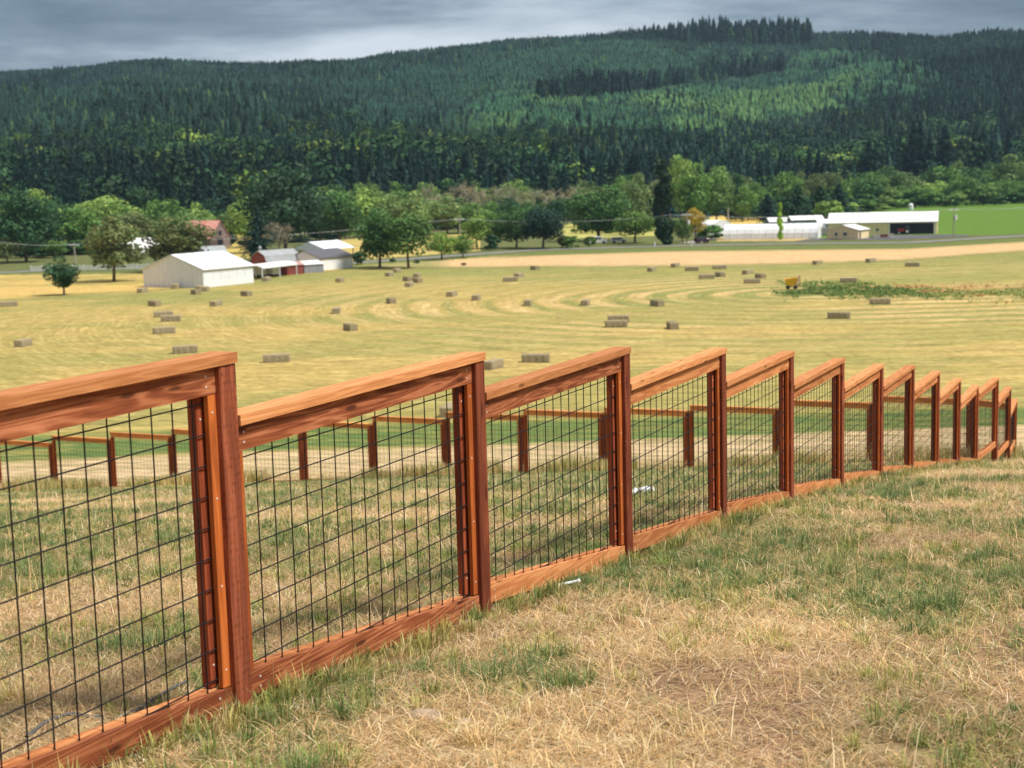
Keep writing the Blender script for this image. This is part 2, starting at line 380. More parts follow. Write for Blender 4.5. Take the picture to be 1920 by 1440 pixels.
# ------------------------------------------------------------------ fences
CAPT=.036; CAPW=.100; PH=.0445; CELL=.1016
def fence_panel(fence, p0, p1, ztop, zb0, zb1, lod=0, light=False, lightb=False):
    """panel from post p0 to post p1 (xy), level cap at ztop, bottom edge from zb0 to zb1. Local x runs p0->p1, -y is the outer side."""
    d=Vector((p1[0]-p0[0],p1[1]-p0[1],0)); L=d.length; rz=math.atan2(d.y,d.x)
    def W(mb,name,mat,parent,sub=None):
        o=mb.obj(name,mat,parent); return o
    x0=PH+.001; x1=L-PH-.001; z1=ztop-CAPT
    # wire grid is the panel's own mesh; boards are its children
    g=MB(); r=.0026; n=5 if lod==0 else 4
    zt=z1-.004; bot=lambda x: zb0+(zb1-zb0)*x/L+.05
    k=0; x=x0+.045
    while x<x1-.02:
        g.tube((x,0,bot(x)),(x,0,zt),r,n=n,cap=False); x+=CELL
    z=z1-.089-.028
    while z>min(zb0,zb1)+.06:
        xa,xb=x0+.004,x1-.004
        if zb1<zb0 and z<bot(0): xa=max(xa,(z-.05-zb0)/(zb1-zb0)*L)
        if zb1>zb0 and z<bot(L): xb=min(xb,(z-.05-zb0)/(zb1-zb0)*L)
        if xb-xa>.05: g.tube((xa,-.0035,z),(xb,-.0035,z),r,n=n,cap=False)
        z-=CELL
    pan=g.obj('wire_panel',M_WIRE,fence,(p0[0],p0[1],0),rz)
    yf0,yf1=-.0245,-.0065; yr0,yr1=.0035,.0405
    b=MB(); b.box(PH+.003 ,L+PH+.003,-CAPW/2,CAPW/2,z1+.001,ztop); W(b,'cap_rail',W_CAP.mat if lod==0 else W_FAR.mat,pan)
    b=MB(); b.box(x0,x1,yf0,yf1,z1-.089,z1-.001)
    for xx in (x0+.05,x1-.05):
        for dz in (.028,.062): b.tube((xx,yf0-.0015,z1-dz),(xx,yf0+.001,z1-dz),.0042,n=6,mi=1)
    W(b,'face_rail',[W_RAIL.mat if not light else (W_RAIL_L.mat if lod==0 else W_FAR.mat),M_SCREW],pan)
    b=MB(); b.box(x0,x1,yr0,yr1,z1-.089,z1-.001); W(b,'rear_rail',W_RAIL.mat,pan)
    h=.089
    b=MB(); b.slant(x0,x1,yf0-.003,yf1,zb0,zb0+h,zb1,zb1+h)
    for xx in (x0+.07,x1-.07):
        for dz in (.028,.062):
            zz=zb0+(zb1-zb0)*xx/L+dz; b.tube((xx,yf0-.0045,zz),(xx,yf0-.001,zz),.0042,n=6,mi=1)
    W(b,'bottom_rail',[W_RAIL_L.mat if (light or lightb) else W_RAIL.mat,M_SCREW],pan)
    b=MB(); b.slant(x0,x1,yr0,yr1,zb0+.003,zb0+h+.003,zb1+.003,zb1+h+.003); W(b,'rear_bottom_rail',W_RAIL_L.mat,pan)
    for side in (0,1):
        xa,xb=(x0,x0+.042) if side==0 else (x1-.042,x1)
        zb=lambda x: zb0+(zb1-zb0)*x/L+h
        b=MB(); b.slant(xa,xb,yf0+.002,yf1,zb(xa)+.001,z1-.090,zb(xb)+.001,z1-.090)
        for q in (.06,.35,.65,.94):
            zz=zb(xa)+(z1-.09-zb(xa))*q; b.tube(((xa+xb)/2,yf0+.0005,zz),((xa+xb)/2,yf0+.003,zz),.0042,n=6,mi=1)
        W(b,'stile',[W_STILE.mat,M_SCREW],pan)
        xa,xb=(x0,x0+.07) if side==0 else (x1-.07,x1)
        b=MB(); b.slant(xa,xb,yr0+.002,yr1-.002,zb(xa)+.004,z1-.090,zb(xb)+.004,z1-.090)
        for q in (.08,.92):
            zz=zb(xa)+(z1-.09-zb(xa))*q; b.tube((xa+.02,yr0+.0005,zz),(xa+.02,yr0+.003,zz),.0042,n=6,mi=1)
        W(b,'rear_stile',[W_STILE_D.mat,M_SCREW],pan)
    return pan
def fence_post(fence,p,zg,ztop,rz,foot=True):
    b=MB(); c=.004
    # chamfered 4x4 with its foot in a rough collar of dried concrete
    def ring(z,h=PH):
        return [(h-c,-h,z),(h,-h+c,z),(h,h-c,z),(h-c,h,z),(-h+c,h,z),(-h,h-c,z),(-h,-h+c,z),(-h+c,-h,z)]
    zs=[zg-.35,ztop-CAPT]; pts=ring(zs[0])+ring(zs[1])
    b.poly(pts,[tuple([i,(i+1)%8,8+(i+1)%8,8+i]) for i in range(8)]+[tuple(range(7,-1,-1)),tuple(range(8,16))])
    o=b.obj('post',W_POST.mat,fence,(p[0],p[1],0),rz)
    if foot and p[1]<14:
        q=MB(); gg=random.Random(int(p[1]*100)); K=16; c0=len(q.v); rings=[]
        for j,(rr,zz) in enumerate(((.15,-.03),(.11,.004),(.085,.014),(.045,.02))):
            rings.append([(rr*gg.uniform(.75,1.25)*math.cos(2*PI*k/K),rr*gg.uniform(.75,1.25)*math.sin(2*PI*k/K),zg+zz+gg.uniform(-.008,.012)) for k in range(K)])
        pts=[v for r_ in rings for v in r_]; F=[(j*K+k,j*K+(k+1)%K,(j+1)*K+(k+1)%K,(j+1)*K+k) for j in range(3) for k in range(K)]+[tuple(range(3*K,4*K))]
        q.poly(pts,F); q.obj('footing',M_CONC,o)
    return o
near=empty('near_fence',(-.9,4.8,hz(-.9,4.8)),0,'stained wood and black wire fence stepping downhill from the left front to the right','fence')
far=empty('far_fence',(8.6,27.5,hz(8.6,27.5)),0,'second stained wood and wire fence crossing the slope behind, seen through the near one','fence')
def keep(o): # children keep world placement
    for c in o.children: c.matrix_parent_inverse=Matrix.Translation(-o.location)
D1=Vector((.7807,1.6862,0)).normalized(); N1=Vector((D1.y,-D1.x,0))
tops=[-.51,-.72,-.90,-1.11,-1.34,-1.61,-1.885,-2.12,-2.42,-2.75,-3.09]
posts=[]
for k in range(-2,11):
    c=Vector((-.90+.7807*k,4.80+1.6862*k,0))-D1*PH-N1*PH
    zt=CAMZ+(tops[k] if k>=0 else -.51+.2*(-k) )
    posts.append((c,zt))
P10=posts[-1][0]; q=P10
for pxx,pyy in ((1871,708),(1895,725),(1906.5,748)):
    r=ray(pxx-4,pyy); u=r.x/r.y; a=1+u*u; b=-2*(u*q.x+q.y); cc=q.x**2+q.y**2-1.86**2
    y=(-b+math.sqrt(b*b-4*a*cc))/(2*a); q=Vector((u*y,y,0)); r=ray(pxx,pyy)
    posts.append((q,CAMZ+r.z/r.y*y))
NP=len(posts)
for i,(c,zt) in enumerate(posts):
    d=(posts[min(i+1,NP-1)][0]-posts[max(i-1,0)][0]); rz=math.atan2(D1.y,D1.x) if i<=12 else math.atan2(d.y,d.x)
    fence_post(near,c,hz(c.x,c.y),zt,rz)
for i in range(NP-1):
    c0,c1=posts[i][0],posts[i+1][0]; g0,g1=hz(c0.x,c0.y),hz(c1.x,c1.y)
    if i<12: zb0,zb1=g0+.055,g1+.028
    else: zb0,zb1=g0+.05,g0-.04+.02
    if i>=12: zb1=max(zb1,g1+.05)
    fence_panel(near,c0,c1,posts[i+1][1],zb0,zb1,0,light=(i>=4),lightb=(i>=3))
# far fence: k=-1 .. 13
f2=[]; corner=posts[-1][0]
ft={0:-4.32,1:-4.50,2:-4.62,3:-4.73,4:-4.86,5:-5.02,6:-5.20,7:-5.40,8:-5.56,9:-5.72,10:-5.89,11:-6.08,12:-6.26,13:-6.45,-1:-4.18}
for k in range(-1,14): f2.append((Vector((6.95-1.69*k,28.24+.775*k,0)),CAMZ+ft[k]))
allp=[(corner,posts[-1][1])]+f2
for i,(c,zt) in enumerate(allp):
    if i: fence_post(far,c,hz(c.x,c.y),zt,math.atan2(.775,-1.69))
for i in range(len(allp)-1):
    # stepping down to the left: the cap sits on the higher, right-hand post
    c0,c1=allp[i][0],allp[i+1][0]; g0,g1=hz(c0.x,c0.y),hz(c1.x,c1.y)
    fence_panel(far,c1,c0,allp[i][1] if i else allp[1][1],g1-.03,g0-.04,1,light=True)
bpy.context.view_layer.update()
keep(near); keep(far)

# ------------------------------------------------------------------ foliage materials and templates
def leafmat(name, use_obj=True, var=.35, trans=True):
    m=NT(name); vc=m.n('ShaderNodeVertexColor',layer_name='Col').outputs[0]
    c=vc
    if use_obj: c=m.mix(1.0,vc,m.n('ShaderNodeObjectInfo').outputs['Color'],'MULTIPLY')
    m.base(c,.7); m.bsdf.inputs['Specular IOR Level'].default_value=.12
    if trans:
        tr=m.n('ShaderNodeBsdfTranslucent'); m.l(c,tr.inputs[0]); mx=m.n('ShaderNodeMixShader'); mx.inputs[0].default_value=.25
        m.l(m.bsdf.outputs[0],mx.inputs[1]); m.l(tr.outputs[0],mx.inputs[2]); m.l(mx.outputs[0],m.out.inputs[0])
    return m.mat
M_LEAF=leafmat('broadleaf foliage'); M_NEEDLE=leafmat('conifer needles'); M_FOREST=leafmat('forest foliage',False,trans=False)
M_BARK=flat('grey brown bark',(.11,.085,.065),.95,.3,3); M_BARKP=flat('pale bark',(.36,.33,.28),.9,.2,3)

def leaf_cloud(centers, radii, N, size, seed, squash=.8, shell=.72):
    g=np.random.default_rng(seed); n=len(centers); w=radii**2; w=w/w.sum()
    idx=g.choice(n,N,p=w); d=g.normal(size=(N,3)); d/=np.linalg.norm(d,axis=1)[:,None]
    rr=shell+(1-shell)*g.random(N)**.6; rr=np.where(g.random(N)<.25, g.random(N)**.5, rr)
    P=centers[idx]+d*(radii[idx]*rr)[:,None]*np.array([1,1,squash])
    nrm=d+g.normal(size=(N,3))*.55; nrm/=np.linalg.norm(nrm,axis=1)[:,None]
    t=np.cross(nrm,g.normal(size=(N,3))); t/=np.linalg.norm(t,axis=1)[:,None]; b=np.cross(nrm,t)
    s=size*(.6+.8*g.random(N))[:,None]
    V=np.stack([P-t*s-b*s*.5, P+t*s*.8-b*s*.7, P+t*s+b*s*.6, P-t*s*.6+b*s],1).reshape(-1,3)
    F=np.arange(4*N).reshape(N,4)
    tint=(.72+.5*g.random(n))[idx]*(.75+.5*g.random(N))
    c=np.stack([tint*(1+.12*g.normal(size=N)),tint,tint*(.9+.1*g.random(N))],1); c=np.repeat(np.clip(c,.2,1.8),4,0)
    return V,F,c
def broad_template(seed, wr=.38, z0=.22, lobes=22, N=3000, size=.019, shape='round'):
    g=np.random.default_rng(seed); C=[];R=[]
    for i in range(lobes):
        a=g.random()*2*PI; t=g.random()
        if shape=='column': zz=z0+(1-z0-.06)*t; rad=wr*(.75*math.sin(PI*min(1,.12+.88*t)**.8)**.5); rr=g.random()**.5*rad*.6; br=rad*.6+.02
        elif shape=='spread': zz=.5+.38*g.random()-.1*t; rr=t**.6*wr*.85; br=.13*(.7+.6*g.random()); zz-= .35*(t**2)*.5
        else:
            zz=z0+.12+(1-z0-.22)*t; prof=math.sin(PI*(.15+.8*t))**.7; rr=g.random()**.5*wr*.78*prof; br=(.10+.09*g.random())*(.7+.5*prof)
        C.append((rr*math.cos(a),rr*math.sin(a),zz)); R.append(br)
    C=np.array(C);R=np.array(R)
    mx=(C[:,2]+R*.8).max(); C[:,2]*=1/mx; 
    V,F,c=leaf_cloud(C,R,N,size,seed)
    crown=np_mesh('crown',V,F,M_LEAF,c)
    b=MB(); h=z0+.25; lean=g.normal(size=2)*.02
    b.tube((0,0,-.03),(lean[0],lean[1],h),.022,.013,7); b.tube((lean[0],lean[1],h),(lean[0]*2,lean[1]*2,.8),.013,.004,6)
    for i in range(7):
        j=g.integers(len(C)); p=C[j]; zz=z0+.02+.2*g.random()
        b.tube((lean[0]*zz/h,lean[1]*zz/h,zz),tuple(p),.009,.003,5)
    return crown,b.mesh('trunk',M_BARK)
def bare_template(seed):
    g=np.random.default_rng(seed); b=MB(); b.tube((0,0,-.03),(0,0,.9),.014,.003,6)
    tips=[]
    for i in range(26):
        z=.25+.6*g.random(); a=g.random()*2*PI; l=.28*(1.1-z)+.05; e=(l*math.cos(a)*.8,l*math.sin(a)*.8,z+l*(.5+.5*g.random()))
        b.tube((0,0,z),e,.005,.0015,4,cap=False); tips.append(e)
        for k in range(3):
            a2=a+g.normal()*.8; s=.4+.5*g.random(); q=Vector(e)*s+Vector((0,0,z*(1-s))); l2=.1
            b.tube(q,q+Vector((l2*math.cos(a2),l2*math.sin(a2),l2*.8)),.0028,.001,3,cap=False)
    tips=np.array(tips); V,F,c=leaf_cloud(tips,np.full(len(tips),.075),900,.010,seed+1,1.0,.2)
    return np_mesh('crown',V,F,M_LEAF,c), b.mesh('trunk',M_BARKP)
def conifer_arrays(seed, tiers=7, m=7, R=.17, z0=.08, rough=.25):
    g=np.random.default_rng(seed); V=[];F=[];c=[]
    for i in range(tiers):
        t=i/(tiers-1); zb=z0+(.90-z0)*t; ra=R*(1-t)**.85+.012; top=min(1.0,zb+(.95-z0)/tiers*1.9)
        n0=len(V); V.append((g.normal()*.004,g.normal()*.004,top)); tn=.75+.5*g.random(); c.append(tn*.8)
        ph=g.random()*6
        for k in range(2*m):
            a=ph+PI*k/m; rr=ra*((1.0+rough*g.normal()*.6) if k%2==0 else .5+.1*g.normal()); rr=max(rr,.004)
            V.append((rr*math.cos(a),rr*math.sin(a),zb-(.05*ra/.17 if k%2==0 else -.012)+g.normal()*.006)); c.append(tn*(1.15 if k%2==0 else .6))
        for k in range(2*m): F.append((n0,n0+1+k,n0+1+(k+1)%(2*m)))
    V=np.array(V);F=np.array(F);c=np.array(c); return V,F,np.stack([c,c,c],1)
def conifer_template(seed,R=.17,z0=.08,tiers=17):
    V,F,c=conifer_arrays(seed,tiers,8,R*.72,z0,.5)
    gg=np.random.default_rng(seed+5); n=1500; t=gg.random(n)**.8; a=gg.random(n)*6.28; lv=np.floor(t*22)/22+.012*gg.normal(size=n); rr=R*(1-t)**.85*(.35+.75*gg.random(n))*(1+.22*np.sin(a*3+lv*40))
    P=np.stack([rr*np.cos(a),rr*np.sin(a),z0+(.93-z0)*lv-.10*rr],1); o=np.stack([np.cos(a),np.sin(a),-.35+.3*gg.normal(size=n)],1)*(.022+.03*(1-t))[:,None]; w=np.stack([-np.sin(a),np.cos(a),.4*gg.normal(size=n)],1)*.011
    V2=np.stack([P-o*.4,P+w,P+o],1).reshape(-1,3); V3=np.stack([P-o*.4,P-w,P+o],1).reshape(-1,3); N0=len(V)
    F=np.concatenate([F,N0+np.arange(6*n).reshape(-1,3)]); V=np.concatenate([V,V2,V3]); tt=np.repeat(.55+.9*gg.random(n),3); tt=np.concatenate([tt,tt]); c=np.concatenate([c*.7,np.stack([tt,tt,tt],1)])
    b=MB(); b.tube((0,0,-.03),(0,0,.85),.014,.003,6)
    return np_mesh('crown',V,F,M_NEEDLE,c), b.mesh('trunk',M_BARK)
TB=[broad_template(20+i, wr=.34+.03*(i%3), z0=.16+.03*(i%2), lobes=20+3*i) for i in range(5)]
TB_big=[broad_template(120+i, wr=.40, z0=.12, lobes=34, N=5200, size=.0155) for i in range(3)]
TC=[broad_template(60+i, wr=.17, z0=.06, lobes=26, N=4500, shape='column',size=.017) for i in range(2)]
TS=[broad_template(70+i, wr=.5, z0=.02, lobes=14, N=1500, size=.035) for i in range(3)]
TD=[bare_template(80+i) for i in range(3)]
TK=[conifer_template(90+i, R=.15+.03*i) for i in range(4)]
TKW=[conifer_template(97+i, R=.30, z0=.12) for i in range(2)]

def tree(tmpl, x, y, h, w, color, label, cat='tree', group=None, name='broadleaf_tree', lean=0.0, z=None):
    zz=hz(x,y) if z is None else z
    e=empty(name,(x,y,zz),0,label,cat,group)
    e.rotation_euler=(0,lean,random.random()*6.28 if not lean else 0); 
    e.scale=(w,w,h)
    for nm,me in (('crown',tmpl[0]),('trunk',tmpl[1])):
        o=link(nm,me,e)
        if nm=='crown': o.color=(*[q*1.6 for q in color],1)
    return e
G1=(.085,.155,.040); G2=(.050,.105,.035); G3=(.030,.070,.032); G4=(.022,.048,.035); LG=(.17,.25,.065); YG=(.26,.31,.07); OLV=(.10,.125,.05); GRY=(.20,.18,.12)
def pxtree(T, cx, base, top, wpx, color, label, seed=0, cat='tree', name='broadleaf_tree', dist=None, lean=0.0, group=None, wr=None):
    if dist is None: p=at(cx,base); y=p.y
    else: y=dist
    x=at_y(cx,y); s=FPX/y
    z=hz(x,y); basepx=350-.027*(cx-960)+(CAMZ-z)*s
    h=(basepx-top)/s; w=wpx/s
    t=T[seed%len(T)]
    if wr is None:
        xs=np.empty(len(t[0].vertices)*3,np.float32); t[0].vertices.foreach_get('co',xs); wr=np.percentile(np.abs(xs.reshape(-1,3)[:,:2]),98)
    return tree(t,x,y,h,w/(2*wr),color,label,cat,group,name,lean)
PT=pxtree
PT(TB,120,553,477,64,G3,'small round dark tree alone in the golden strip, leftmost in front of the road',0)
PT(TB,214,528,402,105,OLV,'loose grey green tree on a leaning trunk, left of the big white barn',1,lean=.09)
PT(TB_big,335,0,404,112,(.085,.105,.042),'spreading olive tree between the big white barn and the rusty roofed barn',0,dist=305)
PT(TB_big,50,496,352,118,G3,'tall dark tree with bare lower trunks at the far left',1,dist=372)
PT(TB,14,494,440,60,OLV,'short olive tree at the left edge of the photo',2)
PT(TB,101,484,449,52,G1,'short round green tree right of the tall dark one at far left',3)
PT(TB,150,0,388,85,G1,'leafy bright green tree behind the small roadside pole',4,dist=420)
PT(TB,100,0,368,80,G3,'dark bushy tree behind the short round green one at left',0,dist=440)
PT(TB,12,0,362,80,G1,'green tree behind the olive one at the left edge',1,dist=450)
PT(TB,76,0,352,64,LG,'light green crown rising over the dark trees at far left',2,dist=520)
PT(TB_big,206,0,366,105,LG,'wide pale green tree behind the leaning grey green one',2,dist=500)
PT(TB,250,0,396,74,OLV,'olive tree standing over the small white hoop shed',3,dist=430)
PT(TB,308,0,372,86,G1,'mid green tree left of the rusty roofed barn',4,dist=520)
PT(TB,376,0,378,56,LG,'bright round tree directly behind the rusty barn roof',0,dist=500)
PT(TKW,432,0,352,100,G4,'broad blue green conifer right of the rusty roofed barn',0,dist=520,name='conifer_tree')
PT(TB_big,535,0,305,140,(.030,.062,.035),'huge round dark tree towering behind the little red barn',1,dist=390)
PT(TB,462,0,366,62,LG,'yellow green tree tucked left of the huge dark tree',2,dist=430)
PT(TKW,487,0,378,62,G4,'dark conifer behind the gambrel roof of the little red barn',1,dist=345,name='conifer_tree')
PT(TD,524,0,412,60,(.13,.115,.075),'small brownish thin tree right of the little red barn',0,dist=335)
PT(TB_big,636,0,357,95,G2,'dense green tree right of the huge dark one',2,dist=420)
PT(TB,600,0,380,60,G3,'dark rounded tree over the pale open shed roof',1,dist=440)
PT(TB_big,712,502,385,98,G2,'big green tree at the field edge right of the white barn with dark roof',0,wr=.36)
PT(TB,766,503,396,84,(.065,.125,.038),'lighter green tree leaning against the big field edge tree',3)
PT(TS,670,497,470,34,G3,'dark low shrub at the foot of the big field edge tree',0,cat='shrub',name='shrub')
PT(TB,828,487,434,58,(.13,.21,.045),'small lime green roadside tree, left one of a pair',1)
PT(TB,868,483,438,44,G1,'small green roadside tree, right one of a pair',2)
PT(TB,895,467,401,60,(.12,.20,.045),'lime green tree at the left end of the roadside row',3)
PT(TB,925,465,395,50,G1,'narrow green tree second in the roadside row',4)
PT(TS,921,469,438,34,G3,'dark ivy covered stump shrub under the roadside row',1,cat='shrub',name='shrub')
PT(TB_big,968,465,384,74,G2,'full green tree in the middle of the roadside row',1)
PT(TB_big,1018,466,386,84,G4,'darkest tree at the right end of the roadside row',2)
for i,(a,b,t,w,c,l) in enumerate([(1054,464,440,30,OLV,'olive roadside bush right of the darkest row tree'),(1072,465,441,36,G1,'round green roadside bush beside the olive one'),
    (737,492,480,13,G3,'tiny dark bush by the road, leftmost of three'),(857,0,0,0,G3,''),(1106,462,442,24,G1,'small green bush left of the parked white van')]):
    if w: PT(TS,a,b,t,w,c,l,i,cat='bush',name='bush')
PT(TS,781,493,484,13,G3,'tiny dark bush beside the road left of the roadside pair',2,cat='bush',name='bush',dist=at(741+40,494).y)
PT(TS,871,498,491,12,G3,'tiny round bush on the grass verge below the roadside pair',0,cat='bush',name='bush')
PT(TB_big,1124,452,346,104,G2,'big domed green tree above the parked white van',0)
PT(TB,1165,0,330,46,G1,'slim green tree behind the big domed one',1,dist=470)
PT(TB,1196,0,322,52,(.12,.17,.07),'pale round topped tree left of the tall dark cypress',2,dist=450)
PT(TB,1190,456,394,74,(.09,.16,.04),'bright green tree left of the cypress base',3)
PT(TC,1246,459,299,34,(.020,.040,.022),'tall dark narrow cypress by the road',0,name='cypress_tree')
PT(TB,1276,0,290,56,LG,'pale green poplar crown directly behind the cypress tip',4,dist=520)
PT(TB,1302,0,304,64,G1,'green poplar right of the cypress',0,dist=480)
PT(TB,1344,0,309,58,(.11,.18,.055),'light green poplar above the yellow field strip',1,dist=500)
PT(TB,1280,456,408,34,(.07,.12,.04),'small dark green tree right of the cypress base',2)
PT(TB,1303,452,388,40,(.30,.23,.04),'orange yellow tree beside the farm lane',3)
PT(TS,1333,449,421,52,(.07,.17,.03),'rounded bright green bush left of the long greenhouse',1,cat='bush',name='bush')
PT(TC,1463,450,379,11,(.22,.36,.05),'thin young lime green poplar in front of the greenhouse',1,name='young_poplar')
for i,(a,t,w,c,d,k,l) in enumerate([(1392,348,52,G1,560,0,'green tree left of the dark pines above the yellow strip'),(1440,358,56,G4,520,2,'leftmost dark pine behind the greenhouse'),
    (1418,340,44,G1,600,0,'slender green tree behind the leftmost dark pine'),(1496,340,62,G3,520,2,'second dark pine behind the greenhouse'),(1538,342,76,G3,500,2,'broad dark pine behind the small white sheds'),
    (1572,338,60,G4,520,2,'dark pine behind the left end of the long tan barn'),(1478,320,60,G1,640,0,'green tree rising behind the dark pines'),(1556,375,60,LG,470,3,'pale green bushy growth above the long tan barn roof')]):
    PT({0:TB,2:TKW,3:TS}[k],a,0,t,w,c,l,i,dist=d,name={0:'broadleaf_tree',2:'pine_tree',3:'bush'}[k],cat='tree' if k!=3 else 'bush')
for i in range(3):
    a=(1600,1618,1650)[i]; PT(TS,a,0,(378,372,381)[i],(34,44,40)[i],(LG,G1,LG)[i],('left','middle','right')[i]+' bush of three at the top edge of the green field above the barn',i,cat='bush',name='bush',dist=(600,640,680)[i])
# belts of trees at the foot of the hill
rnd=random.Random(5)
def belt(x0,x1,step,dist,toprange,wrange,cols,label,group,T,name='broadleaf_tree'):
    x=x0
    while x<x1:
        d=dist(x)*(1+rnd.uniform(-.03,.03)); t=toprange(x)+rnd.uniform(-11,11); w=rnd.uniform(*wrange)
        PT(T,x,0,t,w,rnd.choice(cols),label,rnd.randrange(9),dist=d,group=group,name=name); x+=step*rnd.uniform(.7,1.3)
ip=lambda xs,ys: (lambda x: float(np.interp(x,xs,ys)))
belt(-40,1000,30,ip([0,1000],[600,640]),ip([0,300,480,700,760,1000],[372,378,372,345,335,345]),(46,70),[G1,G2,G3,(.12,.19,.055),G2],'mid green broadleaf tree in the belt at the foot of the hill','trees in the belt at the foot of the hill',TB)
belt(620,900,34,ip([600,900],[470,520]),ip([620,900],[352,372]),(56,80),[LG,G1,(.14,.20,.07),G2],'pale green tree in the belt behind the roadside trees','pale trees behind the roadside row',TB)
belt(790,1090,17,ip([790,1090],[560,600]),ip([790,900,1090],[354,348,352]),(34,50),[(.17,.17,.09),(.22,.19,.12),(.15,.17,.08)],'greyish half bare tree in the thicket behind the roadside row','grey half bare trees',TD,'bare_tree')
belt(860,1110,30,ip([860,1090],[520,540]),ip([860,1110],[378,372]),(44,64),[G1,G2,G3],'green tree in front of the grey half bare thicket','green trees before the grey thicket',TB)
belt(1095,1640,27,ip([1000,1640],[640,700]),ip([1095,1300,1640],[345,318,332]),(46,66),[G1,G2,(.09,.13,.05),OLV],'green tree in the belt behind the right hand farm','trees behind the right hand farm',TB)
belt(1590,2080,24,ip([1590,2080],[760,860]),ip([1590,1700,1800,1900,2080],[330,318,310,292,285]),(52,78),[G2,G1,(.10,.15,.05),(.055,.10,.035)],'dark leafy tree along the top edge of the green field','trees along the top edge of the green field',TB)
belt(1640,2080,26,ip([1640,2080],[735,830]),ip([1640,2080],[342,322]),(40,60),[G1,LG,(.12,.19,.055),G1],'brighter tree in the front row above the green field','front row of trees above the green field',TB)

belt(-50,640,30,ip([-50,640],[440,520]),ip([-50,250,640],[398,404,388]),(54,80),[G1,G3,G2,(.10,.16,.05)],'green tree in the thick row behind the left road','trees behind the left road',TB)
belt(-50,640,30,ip([-50,640],[400,470]),ip([-50,250,640],[452,446,430]),(44,66),[G4,G3,G2],'low dark bush under the trees behind the left road','undergrowth behind the left road',TS,'bush')
belt(600,1000,30,ip([600,1000],[545,570]),ip([600,1000],[412,404]),(44,66),[G1,G3,G2,LG],'low bush at the foot of the tree belt in the middle','undergrowth under the middle tree belt',TS,'bush')
belt(1090,1300,28,ip([1090,1300],[480,500]),ip([1090,1300],[412,402]),(44,60),[G1,G3,G2],'low bush behind the big domed tree and the cypress','undergrowth behind the cypress',TS,'bush')
belt(1380,1660,30,ip([1380,1660],[590,640]),ip([1380,1660],[376,372]),(44,60),[G3,G2,G4],'low bush under the trees behind the right hand farm','undergrowth behind the right hand farm',TS,'bush')
belt(1620,2080,26,ip([1620,2080],[700,800]),ip([1620,2080],[368,346]),(40,56),[G1,(.12,.19,.055),G2],'low bush along the top edge of the green field','bushes along the top edge of the green field',TS,'bush')
